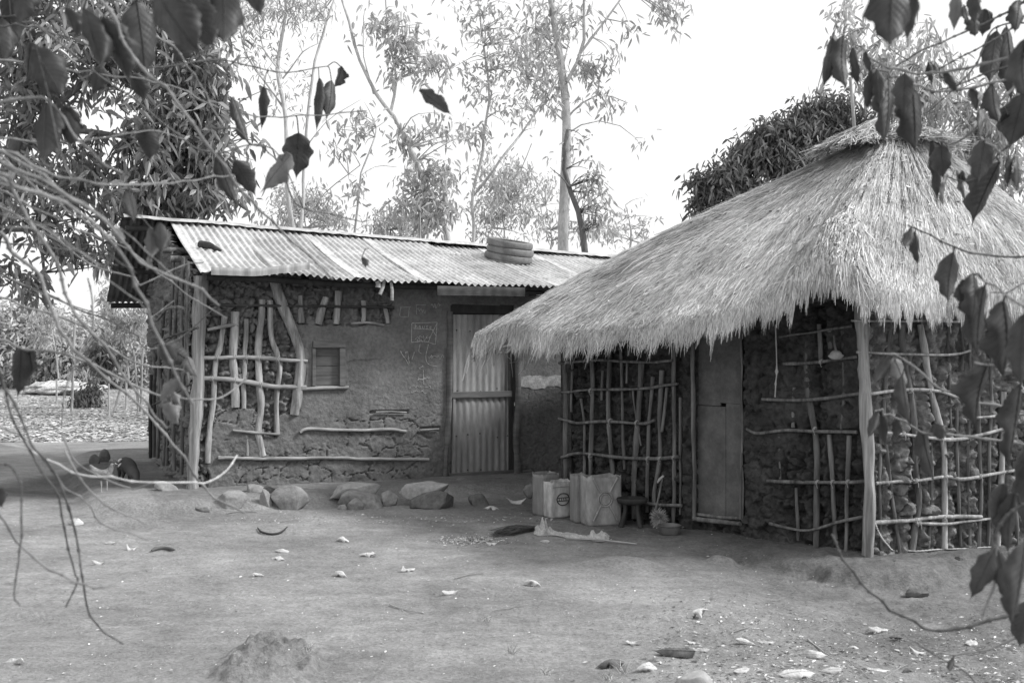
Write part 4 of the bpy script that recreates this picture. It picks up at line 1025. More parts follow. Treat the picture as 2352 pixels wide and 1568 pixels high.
# piglet: rump at the left, back arched, head lowered at the right towards us
pg = gp(292, 1106); Yp = pg[1]
def pp(x, y, dy=0.): return P3(x, y, Yp + dy)
V_ = [pp(279, 1072, .07), pp(287, 1066, .04), pp(296, 1070, -.01), pp(303, 1080, -.06), pp(309, 1088, -.12), pp(313, 1097, -.17), pp(314, 1104, -.2),
      pp(275, 1082, .08), pp(274, 1094, .09), pp(275, 1107, .08), pp(284, 1084, .0), pp(282, 1095, .0), pp(281, 1108, -.01),
      pp(297, 1086, .02), pp(298, 1108, .02), pp(302, 1092, -.09), pp(300, 1100, -.08), pp(299, 1110, -.09), pp(271, 1060, .1), pp(268, 1066, .12)]
E_ = [(0, 1), (1, 2), (2, 3), (3, 4), (4, 5), (5, 6), (0, 7), (7, 8), (8, 9), (1, 10), (10, 11), (11, 12), (2, 13), (13, 14), (3, 15), (15, 16), (16, 17), (0, 18), (18, 19)]
rd = [.06, .08, .078, .062, .054, .034, .024, .026, .015, .013, .026, .015, .013, .022, .013, .02, .014, .012, .007, .004]
pig = thing('piglet', 'dark piglet with white patches rooting with its head down beside the house', 'piglet', (pg[0], pg[1], gzp(pg[0], pg[1])))
mb = MB()
for ch in ([18, 0, 1, 2, 3, 4, 5, 6], [0, 7, 8, 9], [1, 10, 11, 12], [2, 13, 14], [3, 15, 16, 17], [0, 18, 19]):
    q = np.array([V_[i] for i in ch]); w_ = np.array([rd[i] * (1 if len(ch) > 4 else .9) for i in ch]); w_[0] = w_[0] * (.5 if len(ch) > 4 else 1); n_ = 8 * len(ch)
    if len(ch) < 8: w_[0] = min(w_[0], .034)
    mb.tube(spline(q, n_), np.interp(np.linspace(0, 1, n_), np.linspace(0, 1, len(ch)), w_), 14)
mb.build('body', PIG, pig)
for (x, y, dy, sx) in ((305, 1085, -.17, -1), (314, 1085, -.15, 1)):
    c_ = pp(x, y, dy); MB().grid(np.array([[c_ + [sx * i * .008, -.004 * j, .01 - .011 * j - .003 * i * i] for i in range(4)] for j in range(4)])).build('ear', PIG, pig)
for pts, rr in (([(272, 1061), (274, 1057), (280, 1053)], .012), ([(271, 1072), (275, 1067), (280, 1063)], .01), ([(302, 1084), (309, 1082), (316, 1084)], .012)):
    q = [pp(x, y, -.045 if x < 290 else -.135) for x, y in pts]
    MB().tube(spline(q, 7), [rr * .4, rr * .8, rr, rr, rr, rr * .8, rr * .4], 8).build('white_patch', PIGW, pig)
# hen: faces right, beside the piglet
Yh = gp(240, 1128)[1]
def ph(x, y, dy=0.): return P3(x, y, Yh + dy)
hg = gp(240, 1128)
hen = thing('hen', 'grey speckled hen facing right in front of the dark piglet', 'hen', (hg[0], hg[1], gzp(hg[0], hg[1])))
V_ = [ph(240, 1094), ph(225, 1088), ph(213, 1077), ph(206, 1067), ph(251, 1083), ph(256, 1072), ph(260, 1063), ph(238, 1102)]
skin('body', V_, [(0, 1), (1, 2), (2, 3), (0, 4), (4, 5), (5, 6), (0, 7)], [(.062, .062), .05, .03, .012, .04, .024, .021, .045], HEN, hen)
for dx, dy in ((232, -.02), (245, .03)):
    MB().tube([ph(dx, 1104, dy), ph(dx + 1, 1116, dy), ph(dx, 1129, dy)], [.012, .006, .006], 6).build('leg', ROCKL, hen)
    mb_ = MB()
    for k in (-.03, 0, .03): mb_.tube([ph(dx, 1129, dy), ph(dx, 1129, dy) + [.03, k - .01, -.004]], [.005, .003], 5)
    mb_.build('foot', ROCKL, hen)
MB().tube([ph(264, 1064, -.01), ph(270, 1066, -.01)], [.009, .002], 6).build('beak', ROCKL, hen)
MB().add(ICV * .005 + ph(262, 1061, -.024), ICF).build('eye', INK, hen)
MB().grid(np.array([[ph(258 + i * 2.2, 1058 - 3 * abs(math.sin(i * 1.3)) * j, -.002 + .004 * k * 0) for i in range(5)] for j in (0, 1) for k in (0,)])).build('comb', ROCKD, hen)

# ================================================================== BACKGROUND TREES
def leaves(mb, C, D, ln, wd, r, droop=.35):
    n = len(C); D = unit(D); S = unit(np.cross(D, r.normal(0, 1, (n, 3)))); L = ln * r.uniform(.65, 1.25, n)[:, None]; W_ = wd * r.uniform(.7, 1.2, n)[:, None] * .5
    U_ = np.cross(S, D) * W_ * .5
    def at(f): p = C + D * L * f; p[:, 2] -= L[:, 0] * droop * f * f; return p
    a_, b_ = at(.28), at(.66)
    V_ = np.stack([C, a_ + S * W_ + U_, b_ + S * W_ * .85 + U_, at(1.), b_ - S * W_ * .85 + U_, a_ - S * W_ + U_], 1).reshape(-1, 3)
    k = (np.arange(n) * 6)[:, None]
    mb.add(V_, np.vstack([k + np.array([0, 1, 2, 3]), k + np.array([0, 3, 4, 5])]), np.repeat(r.beta(2, 2, n), 6))
def tree(name, label, cat, Yd, trunks, blobs, lf, mleaf, mbark, seed, base=None, group=None, whorl=8, down=.8, twig=.55, zspread=1.):
    """trunks: (points, width0, width1[, depth offset]); blobs: (x, y, rx, ry, clumps[, depth offset]); lf: (length, width)"""
    r = np.random.RandomState(seed); P_ = []; mb = MB(); skel = []
    for tr in trunks:
        pts, w0, w1 = tr[:3]; dd = tr[3] if len(tr) > 3 else 0.
        q = np.array([P3(x, y, Yd + dd) for x, y in pts]); n = max(6, int(np.linalg.norm(np.diff(q, axis=0), axis=1).sum() / .3))
        sp = spline(q, n); sp[:, 0] += .03 * vnoise(np.arange(n) * .6, seed + len(skel)); sp[:, 1] += .15 * vnoise(np.arange(n) * .3, seed + 5 + len(skel))
        rad = np.linspace(w0, w1, n) * .5 / F * Yd * (1 + .08 * vnoise(np.arange(n) * .8, seed))
        mb.tube(sp, rad, 9, .12, seed=seed); skel.append(sp)
    SK = np.vstack(skel); cr = MB()
    for bl in blobs:
        x, y, rx, ry, k = bl[:5]; k = int(k * (.5 if mleaf is LEAFB else 1)); dd = bl[5] if len(bl) > 5 else 0.
        c = P3(x, y, Yd + dd); sx, sz = rx / F * Yd, ry / F * Yd
        d = unit(r.normal(0, 1, (k, 3))); d = d * (r.rand(k, 1) ** .5) * (1 + (1.15 if mleaf is LEAFD else .75) * fbm(d[:, 0] * 2.1 + x, d[:, 1] * 2.1, d[:, 2] * 2.1, 2, seed))[:, None]
        cc = c + d * [sx, min(sx, 2.2) * zspread, sz]
        for q in cc:
            if r.rand() < twig:
                j = np.argmin(((SK - q) ** 2).sum(1)); s_ = SK[j]; Ld = np.linalg.norm(q - s_)
                if Ld < 3.2:
                    m_ = (s_ + q) / 2 + r.normal(0, .08, 3) * Ld + [0, 0, .1 * Ld]
                    mb.tube(spline([s_, m_, q], 6), np.linspace(.018, .004, 6) * min(1.5, .5 + Ld / 2), 4, cap=False)
            w = r.randint(max(2, whorl - 3), whorl + 3)
            C = q + r.normal(0, .05 + lf[0] * .3, (w, 3)); D = r.normal(0, 1, (w, 3)) * [1, 1, .6] + [0, 0, -down]
            leaves(cr, C, D, lf[0], lf[1], r)
    bx = trunks[0][0][0]; b = P3(bx[0], bx[1], Yd); b[2] = gzp(b[0], b[1])
    t = thing(name, label, cat, b, group)
    mb.tube(spline([P3(*bx, Yd + (trunks[0][3] if len(trunks[0]) > 3 else 0)), b - [0, 0, .1]], 5), trunks[0][1] * .5 / F * Yd * np.linspace(1, 1.25, 5), 9, .12)
    mb.build('trunk', mbark, t); cr.build('crown', mleaf, t, smooth=False)
    return t
tree('mango_tree', 'dense mango tree with drooping rosettes of long leaves at upper left', 'tree', 15.,
     [([(-60, 700), (-20, 560), (20, 380), (70, 220), (60, 40)], 46, 26), ([(20, 400), (120, 260), (260, 120), (330, -40)], 22, 9), ([(60, 300), (200, 300), (380, 330), (500, 360)], 16, 5), ([(-40, 560), (60, 520), (100, 600), (90, 660)], 14, 4), ([(60, 200), (-40, 80)], 14, 6)],
     [(300, 90, 250, 170, 300), (420, 320, 150, 150, 230), (470, 170, 80, 110, 90), (120, 420, 160, 130, 150), (60, 180, 130, 200, 150), (480, 430, 90, 70, 90), (330, 450, 130, 60, 110), (160, 560, 70, 45, 34), (75, 660, 34, 30, 14), (250, 590, 40, 30, 12), (20, 620, 30, 24, 8), (370, 500, 90, 30, 40), (130, -60, 300, 90, 120)],
     (.18, .06), LEAFM, BARKD, 1, whorl=8, down=.7)
BT = 'thin trees standing behind the iron roof'
tree('slender_tree', 'pair of slender pale stems with sparse feathery leaves behind the left part of the roof', 'tree', 24.,
     [([(672, 540), (660, 400), (655, 250), (640, 150), (655, 20), (650, -60)], 12, 6), ([(690, 540), (702, 340), (722, 160), (760, 20), (770, -60)], 9, 4, .4), ([(655, 250), (600, 180), (560, 110), (540, 20)], 5, 2), ([(650, 180), (690, 130), (730, 100)], 4, 2), ([(640, 160), (600, 100), (590, 20)], 4, 2), ([(702, 340), (760, 270), (830, 230)], 3, 1)],
     [(600, 40, 80, 60, 120), (700, 20, 90, 50, 150), (640, 140, 90, 60, 40), (560, 130, 40, 60, 26), (660, 240, 60, 60, 24), (620, -40, 180, 40, 120)], (.15, .035), LEAFB, BARK, 2, group=BT, whorl=6)
tree('forked_tree', 'forked leaning tree with clusters of broad leaves behind the middle of the roof', 'tree', 21.,
     [([(1030, 560), (1010, 480), (975, 420), (945, 350), (905, 270), (860, 210), (820, 120), (790, 20), (770, -50)], 15, 4), ([(900, 262), (908, 170), (892, 80), (880, -30)], 7, 3), ([(860, 215), (840, 150), (835, 60)], 4, 2)],
     [(930, 90, 60, 80, 90), (1000, 150, 50, 50, 50), (880, 60, 70, 60, 40), (990, 300, 90, 50, 50), (940, 330, 60, 40, 26), (905, 150, 40, 50, 26), (985, 400, 90, 50, 110), (960, 470, 80, 45, 120), (1010, 500, 60, 40, 70)], (.17, .06), LEAFB, BARK, 3, group=BT, whorl=6)
tree('wispy_tree', 'upright wispy tree with small dark leaf bunches behind the right middle of the roof', 'tree', 23.,
     [([(1090, 560), (1085, 460), (1108, 340), (1122, 200), (1110, 90), (1090, -40)], 8, 4), ([(1088, 450), (1150, 370), (1200, 300), (1290, 160), (1310, 90)], 7, 3), ([(1125, 500), (1190, 400), (1220, 330)], 4, 2)],
     [(1090, 160, 60, 70, 50), (1170, 120, 110, 110, 150), (1130, 60, 80, 60, 70), (1180, 230, 110, 70, 90), (1110, 310, 80, 50, 44), (1230, 100, 60, 60, 60), (1150, 420, 70, 60, 70), (1060, 10, 80, 40, 30)], (.15, .055), LEAFB, BARK, 4, group=BT, whorl=5)
tree('thin_sapling', 'thin crooked sapling rising left of the forked tree', 'tree', 20.,
     [([(815, 545), (825, 440), (832, 400), (858, 330), (862, 290)], 6, 3), ([(832, 405), (870, 380), (910, 384)], 3, 1), ([(700, 500), (760, 430), (830, 380)], 3, 2)],
     [(790, 330, 70, 45, 36), (850, 280, 50, 40, 30), (830, 450, 50, 60, 20)], (.15, .06), LEAFB, BARK, 5, group=BT, whorl=5)
tree('tall_tree', 'tall pale straight trunk rising above the right of the iron roof', 'tree', 19.,
     [([(1292, 600), (1296, 480), (1300, 330), (1300, 230), (1290, 130), (1268, 30), (1262, -60)], 27, 12), ([(1300, 190), (1340, 110), (1342, 20), (1345, -40)], 9, 5), ([(1330, 130), (1380, 60), (1430, 0), (1450, -40)], 6, 3), ([(1300, 275), (1330, 240), (1380, 215), (1440, 235)], 5, 2), ([(1300, 310), (1345, 285), (1400, 280), (1450, 310), (1475, 345)], 4, 1), ([(1298, 280), (1250, 240), (1210, 180)], 4, 1), ([(1290, 120), (1240, 70), (1200, 60)], 4, 2)],
     [(1350, 160, 45, 40, 50), (1380, 230, 60, 40, 30), (1240, 150, 90, 70, 90), (1300, 40, 90, 50, 70), (1260, 220, 60, 50, 24), (1535, 15, 50, 30, 46), (1420, 60, 60, 30, 14), (1545, 60, 30, 30, 8), (1240, 60, 50, 50, 40), (1400, 130, 30, 50, 10), (1470, 330, 30, 30, 5)], (.15, .045), LEAFB, BARK, 6, group=BT, whorl=6)
tree('crooked_tree', 'crooked darker stem bending in front of the tall pale trunk', 'tree', 18.6,
     [([(1344, 600), (1336, 520), (1325, 470), (1300, 410), (1298, 350), (1302, 300)], 16, 8), ([(1310, 430), (1280, 400), (1265, 385)], 4, 1)],
     [(1365, 410, 26, 34, 34), (1355, 470, 40, 60, 44), (1390, 500, 50, 50, 34), (1330, 330, 30, 60, 10)], (.14, .045), LEAFB, BARKD, 7, group=BT, whorl=6)
BU = 'bushy treetops showing over the iron roof'
for i, (lab, x, blobs, tr) in enumerate((('feathery bush top over the left part of the iron roof', 700, [(700, 470, 90, 55, 200), (650, 500, 50, 50, 70), (770, 500, 50, 40, 60)], 26),
        ('leafy top just right of the thin sapling over the roof', 890, [(880, 520, 60, 40, 110), (940, 530, 50, 40, 80)], 25), ('pale leafy top behind the upright wispy tree', 1150, [(1150, 400, 80, 60, 110), (1140, 490, 90, 70, 220), (1200, 440, 50, 70, 90)], 27),
        ('thin leafy top behind the tall pale trunk', 1260, [(1240, 500, 70, 60, 90), (1330, 530, 60, 40, 60), (1250, 400, 40, 60, 24)], 28), ('faint low treetop between the roof end and the thatch', 1440, [(1420, 530, 60, 40, 60), (1470, 500, 40, 50, 26), (1490, 560, 40, 25, 30)], 30))):
    tree('bush', lab, 'bush', tr, [([(x, 600), (x + 8, 540), (x - 4, 470)], 6, 2)], blobs, (.15, .045), LEAFB, BARK, 20 + i, group=BU, whorl=7, down=.9)
tree('dense_tree', 'dense dark bushy tree behind the left slope of the thatch', 'tree', 15.5,
     [([(1820, 560), (1815, 460), (1800, 400)], 16, 8), ([(1810, 440), (1700, 400)], 6, 2), ([(1810, 430), (1900, 300)], 8, 3), ([(1870, 390), (1850, 330), (1810, 290)], 5, 3)],
     [(1635, 430, 40, 36, 110), (1690, 400, 50, 36, 150), (1720, 350, 36, 30, 80), (1775, 345, 60, 44, 200), (1770, 300, 34, 26, 60), (1840, 300, 50, 40, 180), (1855, 258, 26, 20, 34), (1890, 238, 14, 16, 14), (1700, 355, 16, 16, 14), (1745, 322, 18, 14, 14), (1600, 412, 14, 18, 12), (1910, 290, 60, 44, 180), (1965, 300, 50, 44, 150), (1720, 460, 80, 40, 200), (1850, 380, 100, 56, 330), (1608, 475, 22, 34, 40), (1925, 240, 34, 16, 24)],
     (.125, .036), LEAFD, BARKD, 31, whorl=8, down=.7, twig=.08)
tree('light_tree', 'light feathery tree behind the peak and right slope of the thatch', 'tree', 17.,
     [([(2290, 520), (2270, 380), (2200, 200), (2140, 60)], 12, 4), ([(2270, 380), (2330, 250), (2360, 100)], 8, 3), ([(2200, 210), (2080, 130), (1990, 60)], 6, 2)],
     [(1960, 90, 60, 60, 50), (2010, 150, 70, 60, 90), (2120, 130, 80, 90, 120), (2150, 240, 130, 70, 260), (2270, 300, 100, 70, 260), (2330, 180, 60, 90, 110), (2060, 240, 80, 50, 130), (2230, 380, 110, 40, 160), (1880, 215, 30, 30, 12), (2330, 400, 50, 50, 80), (1940, 30, 40, 40, 20)],
     (.15, .045), LEAFB, BARK, 32, whorl=7, down=1., twig=.3)
p0, p1 = P3(1963, 330, 10.6), P3(1953, 178, 10.6)
tag(MB().tube(spline([p0 - [0, 0, 1.2], p0, p1], 10), .017, 8, .1).build('bamboo_pole', WOOD, origin=p0), 'pale bamboo pole standing up behind the peak of the thatch', 'pole')
p0 = P3(964, 560, 16.)
tag(MB().tube([P3(966, 640, 16.), P3(965, 560, 16.), P3(964, 488, 16.)], [.02, .018, .014], 7).build('thin_mast', WOOD, origin=p0), 'thin pale pole sticking up over the middle of the roof ridge', 'pole')

# far brush at the left: one mass of scrub on rising ground, plus bushes one can tell apart
def brush(name, label, Yd, blobs, seed, m=None, lf=(.2, .08), kind=None, group=None):
    r = np.random.RandomState(seed); mb = MB()
    for (x, y, rx, ry, k) in blobs:
        c = P3(x, y, Yd); sx, sz = rx / F * Yd, ry / F * Yd
        d = unit(r.normal(0, 1, (k, 3))) * r.rand(k, 1) ** .4; cc = c + d * [sx, 2., sz]; gr = gz(cc[:, 0], cc[:, 1]); cc[:, 2] = np.maximum(cc[:, 2], gr + .1)
        for q in cc:
            w = 7; leaves(mb, q + r.normal(0, .15, (w, 3)), r.normal(0, 1, (w, 3)) + [0, 0, .2], lf[0], lf[1], r)
    ob = mb.build(name, m or LEAFS, smooth=False, origin=(P3(blobs[0][0], 870, Yd)))
    return tag(ob, label, None if kind else 'bush', group, kind)
LEAFS = mat('scrub_leaf', .32, .58, .6, .8, 0, 20, trans=.3, attr=.5)
brush('scrub', 'pale dry scrub covering the rise at far left', 34., [(60, 800, 170, 90, 900), (260, 820, 170, 70, 800), (60, 740, 90, 40, 260), (330, 780, 100, 50, 200), (-150, 780, 150, 100, 200), (200, 770, 120, 50, 260)], 41, kind='stuff')
BG = 'small trees in the scrub at far left'
tree('scrub_tree', 'feathery small tree just below the dark rear eave', 'tree', 24., [([(290, 870), (285, 790), (262, 740)], 5, 2), ([(285, 790), (330, 730)], 3, 1)], [(250, 690, 28, 40, 70), (300, 735, 50, 34, 120), (262, 780, 40, 40, 70), (330, 700, 30, 18, 24)], (.14, .045), LEAFB, BARK, 42, group=BG)
tree('scrub_tree', 'low feathery tree beneath the hanging mango sprig', 'tree', 26., [([(130, 870), (128, 790), (120, 740)], 4, 2)], [(120, 730, 50, 26, 60), (100, 770, 40, 30, 50), (190, 860, 30, 20, 20)], (.14, .045), LEAFB, BARK, 43, group=BG)
tree('scrub_tree', 'darker bush hanging over the pale rubbish heap', 'bush', 22., [([(250, 880), (235, 830), (225, 800)], 4, 2)], [(235, 815, 36, 34, 110)], (.15, .05), LEAFD, BARK, 44, group=BG)
tree('yard_shrub', 'small dark leafy shrub alone on the littered ground at left', 'shrub', 24.5, [([(202, 955), (202, 935), (205, 910)], 4, 2), ([(202, 945), (190, 915)], 2, 1)], [(200, 925, 28, 26, 110), (212, 895, 16, 16, 30), (185, 945, 18, 10, 30)], (.13, .04), LEAFD, BARKD, 45, twig=.1)
for (lab, pts) in (('pale bare stem leaning left of the house in the scrub', [(165, 870), (170, 780), (172, 735)]), ('forked pale stem in the scrub behind the rubbish heap', [(262, 885), (290, 845), (305, 810)]),
                   ('thin pale stem close to the house among the scrub', [(318, 880), (310, 830), (300, 790)]), ('upright pale stem nearest the house wall', [(324, 885), (326, 830), (330, 800)])):
    q = [P3(x, y, 23.) for x, y in pts]; q[0][2] = gzp(q[0][0], q[0][1])
    tag(MB().tube(spline(q, 8), .028, 6, .2).build('bare_stem', WOOD, origin=q[0]), lab, 'stem')
b = gp(150, 905); v = ICV.copy(); v = v * (1 + .4 * fbm(v[:, 0] * 3, v[:, 1] * 3, v[:, 2] * 3, 4, 71))[:, None] * [1.15, .7, .22] + fbm(v[:, 0] * 9, v[:, 1] * 9, v[:, 2] * 9, 3, 72)[:, None] * .06
tag(MB().add(v + [b[0], b[1], b[2] + .15], ICF).build('rubbish_heap', mat('heap', .35, .62, 5, .95, .9, 10, dist=.1, fine=.3), origin=b), 'pale heap of dry stalks and rubbish at the edge of the scrub', 'heap')
q = P3(8, 1008, 12.6)
# ================================================================== LITTER
r = np.random.RandomState(77)
def chips(n, fx, fy, lo, hi, name, label, m, maxh=.01, asp=.35):
    mb = MB(); V_ = []; A_ = []
    x = fx(r, n); y = fy(r, n); Y = 1.5 * F / (y - CY); X = (x - CX) / F * Y; Z = gz(X, Y)
    a = r.uniform(0, 2 * math.pi, n); L = r.uniform(lo, hi, n) * (.6 + r.rand(n)); D = np.stack([np.cos(a), np.sin(a), r.uniform(-.05, .35, n)], -1); S = np.stack([-np.sin(a), np.cos(a), r.uniform(-.3, .3, n)], -1)
    C = np.stack([X, Y, Z + .004], -1); W_ = (L * asp * (.5 + r.rand(n)))[:, None]; L = L[:, None]
    V_ = np.stack([C - D * L * .5, C + S * W_ * .5 + [0, 0, .004], C + D * L * .5, C - S * W_ * .5], 1); V_[..., 2] = np.maximum(V_[..., 2], (Z + .003)[:, None])
    mb.add(V_.reshape(-1, 3), (np.arange(n) * 4)[:, None] + np.arange(4), np.repeat(r.rand(n), 4))
    return tag(mb.build(name, m, smooth=False), label, kind='stuff')
chips(1500, lambda r, n: r.uniform(0, 2352, n), lambda r, n: 1180 + 390 * r.rand(n) ** 1.2, .006, .02, 'ground_litter', 'pale bits of chaff and leaf scraps all over the yard', CHIP)
chips(2600, lambda r, n: 1500 + 852 * r.rand(n) ** .7, lambda r, n: 1360 + 230 * r.rand(n) ** .8, .006, .026, 'ground_litter', 'denser leaf scraps on the ground at lower right', CHIP)
chips(1200, lambda r, n: 1400 + 952 * r.rand(n) ** .7, lambda r, n: 1330 + 250 * r.rand(n) ** .8, .008, .03, 'dark_litter', 'dark crumbs of earth at lower right', DRYD)
chips(900, lambda r, n: r.normal(1085, 35, n), lambda r, n: r.normal(1226, 5, n), .006, .03, 'swept_chaff', 'pale chaff swept together at the tip of the twig broom', CHIP)
chips(16000, lambda r, n: r.uniform(-60, 350, n), lambda r, n: 885 + 122 * r.rand(n) ** .8, .03, .1, 'leaf_litter', 'bright dry leaf litter on the ground left of the house', CHIP, asp=.5)
chips(1100, lambda r, n: r.uniform(480, 1300, n), lambda r, n: r.normal(1178, 5, n), .006, .02, 'ground_litter', 'thin line of chaff along the foot of the house bank', CHIP) if False else None
chips(300, lambda r, n: r.uniform(480, 1300, n), lambda r, n: r.normal(1180, 6, n), .008, .03, 'ground_litter', 'thin line of chaff along the foot of the house bank', CHIP)
def leaf(B, T, wid, seed, curl=.3, fold=.25, wave=.12, face=None, roll=0., nv=20, nu=8, sag=.12, veins=.035, stem=.12):
    """one leaf blade from B to T: ribbed, wavy edged, folded along its midrib, with a short stalk"""
    r = np.random.RandomState(seed); B = np.asarray(B, float); T = np.asarray(T, float); L = np.linalg.norm(T - B); d = (T - B) / L
    face = unit(np.array([0, -1., 0]) if face is None else face); s0 = unit(np.cross(d, face)); n0 = np.cross(s0, d)
    ca, sa = math.cos(roll), math.sin(roll); s = s0 * ca + n0 * sa; n = n0 * ca - s0 * sa
    v = np.linspace(0, 1, nv)[:, None]; u = np.linspace(-1, 1, 2 * nu + 1)[None]
    prof = np.sin(math.pi * np.clip(v, 0, 1) ** .8) ** .95 * (1 - .2 * v) * 1.06 + .02; prof = prof * (1 - .93 * sst(.72, 1., v) ** .8)
    hw = wid * .5 * prof * (1 + .1 * np.sin(v * 23 + seed) * np.abs(u))
    au = np.abs(u)
    cr = curl * (.5 + v * r.uniform(.3, 1.4))
    ang = u * (fold + cr * au * 1.6)
    off_s = hw * np.sin(u * 1.0) / math.sin(1.) * np.cos(ang * .9); off_n = -hw * au * np.sin(np.abs(ang)) 
    off_n = off_n + wid * veins * np.sin((v * 11 - au * 2.6) * 2 * math.pi) * (.3 + au) * prof + wid * wave * .5 * au ** 2 * np.sin(v * 14 + seed + (u > 0) * 2) * prof
    bend = sag * L * (np.sin(v * math.pi) * r.uniform(-1, 1))
    tw = r.uniform(-.6, .6) * v
    so = off_s * np.cos(tw) - off_n * np.sin(tw); no = off_s * np.sin(tw) + off_n * np.cos(tw) + bend
    P_ = B + d * L * v[..., None] + so[..., None] * s + no[..., None] * n
    mb = MB().grid(P_)
    mr = P_[:, nu] + n * wid * .012
    mb.tube(mr, np.linspace(.022, .006, nv) * wid, 5, cap=False)
    return mb
FL = 'large dry leaves scattered over the yard'
fl = [(645, 1268, 34, 0, 'upper of two pale curled leaves side by side in the middle of the left yard'), (640, 1285, 30, 0, 'lower of two pale curled leaves side by side in the middle of the left yard'), (592, 1325, 26, 1, 'bright crumpled leaf standing up alone left of centre'), (848, 1278, 40, 1, 'curled leaf with a dark edge at the middle of the yard'), (935, 1312, 34, 1, 'half dark folded leaf beside a pale sliver, centre of the yard'),
      (780, 1323, 40, 0, 'flat pale leaf with ribbed edge left of the half dark leaf'), (1037, 1366, 42, 0, 'broad pale ribbed leaf at the centre foreground'), (1225, 1345, 38, 1, 'rolled pale ribbed leaf right of the centre'), (172, 1204, 34, 0, 'pale leaf resting beside the flat mound at left'), (254, 1249, 32, 0, 'pale leaf pair left of the brown pod'),
      (305, 1262, 26, 0, 'ragged leaf right beside the brown pod'), (227, 1298, 28, 1, 'pale leaf with a dark curled tip below the brown pod'), (1128, 1170, 34, 0, 'pale folded leaf under the dark step stone'), (1185, 1157, 40, 1, 'brown curled leaf just left of the cans'), (1604, 1418, 46, 1, 'crumpled leaf standing up at right of the yard'), (1455, 1482, 40, 1, 'ribbed rolled leaf left of the big dark leaf'),
      (1545, 1506, 92, 3, 'big dark glossy leaf lying at lower right'), (1615, 1497, 40, 0, 'pale leaf touching the right of the big dark leaf'), (1590, 1478, 22, 1, 'small upright leaf above the big dark leaf'), (1400, 1533, 62, 2, 'long thin leaf with dark stalk at lower right'), (1480, 1540, 60, 0, 'long pale wavy leaf under the big dark leaf'), (1715, 1482, 44, 1, 'leaf half dark half pale right of the big dark leaf'), (1762, 1478, 40, 0, 'pale folded leaf next to the half dark leaf'),
      (1870, 1508, 60, 0, 'pale torn leaf in the lower right corner area'), (1835, 1553, 92, 0, 'largest pale leaf at the lower right edge of the picture'), (1905, 1546, 50, 0, 'pale roll of leaf beside the largest pale leaf'), (2020, 1542, 50, 0, 'pale straight leaf right of the torn leaf'), (2085, 1548, 34, 3, 'dark hollow leaf with a white lining at lower right'), (1700, 1545, 44, 1, 'crumpled leaf pair between the thin leaf and the largest pale leaf'),
      (28, 1526, 50, 1, 'dry curled leaf at the lower left corner'), (1130, 1250, 26, 0, 'ragged leaf scrap below the twig broom'), (785, 1243, 30, 0, 'pale flat leaf left of the swept chaff'), (1250, 1246, 22, 0, 'small scrap below the left end of the sacking'), (2020, 1448, 44, 0, 'ribbed pale leaf under the long bare branch at right'), (2060, 1468, 34, 3, 'dark dry leaf under the long bare branch at right'), (2110, 1500, 34, 1, 'small curled leaf right of the dark dry leaf'),
      (2230, 1480, 34, 0, 'pale leaf near the lower right bare twig'), (2170, 1520, 30, 1, 'leaf roll near the second bare twig'), (1960, 1492, 30, 0, 'pale scrap of leaf beside the fallen twig'), (1345, 1190, 26, 0, 'pale leaf scrap at the foot of the big cut can'), (1600, 1455, 20, 0, 'tiny ribbed leaf above the small upright leaf')]
for i, (x, y, w, kd, lab) in enumerate(fl):
    rr = random.Random(i + 50); c = gp(x, y); L = w / F * c[1] * 1.15
    a = rr.uniform(-.5, .5) + (math.pi if rr.random() < .5 else 0); d = np.array([math.cos(a), math.sin(a), rr.uniform(-.1, .12)])
    if w in (26, 46) and kd == 1: d[2] = .45
    B = c - d * L / 2 + [0, 0, .016 + (.02 if kd else .008)]; T = c + d * L / 2 + [0, 0, .02]
    mb = leaf(B, T, L * rr.uniform(.42, .6), i, curl=rr.uniform(.6, 1.5) if kd else rr.uniform(.2, .9), fold=rr.uniform(.1, .7), wave=.5, face=[rr.uniform(-.6, .6), rr.uniform(-1.2, .2), 1], roll=rr.uniform(-.6, .6), nv=40, nu=8, sag=.35, veins=.05)
    V0 = np.vstack(mb.v); low = np.percentile(V0[:, 2] - gz(V0[:, 0], V0[:, 1]), 12); mb.v = [q - [0, 0, low - .002] for q in mb.v]
    tag(mb.build('fallen_leaf', DRYD if kd in (2, 3) else DRY, origin=c), lab, 'leaf', FL)
sticks = [([(1045, 1330), (1075, 1322), (1110, 1318)], 'thin pale twig in the centre of the yard', 3), ([(895, 1390), (930, 1402), (975, 1410)], 'short twig right of the foreground mound', 3), ([(1130, 1405), (1165, 1400), (1205, 1392)], 'thin stalk with a dark end at centre foreground', 3),
          ([(1855, 1470), (1880, 1490), (1910, 1510)], 'pale stick pointing into the leaf scraps at lower right', 5), ([(1680, 1455), (1700, 1448), (1722, 1442)], 'pale short stick right of the standing leaf', 4), ([(1880, 1452), (1895, 1446), (1912, 1438)], 'light straight stick alone at right of the yard', 5),
          ([(2030, 1560), (2060, 1540), (2085, 1528)], 'pale forked stick at the lower edge on the right', 4), ([(1995, 1560), (1960, 1530), (1920, 1505)], 'thin curved stalk rising from the largest pale leaf', 2), ([(650, 1530), (690, 1520), (715, 1500)], 'thin pale curved stalk on the yard below the mound', 2),
          ([(520, 1180), (560, 1176), (590, 1178)], 'sliver of straw lying by the foot stones', 3), ([(640, 1200), (690, 1195)], 'straw sliver near the curved dark stick', 2)]
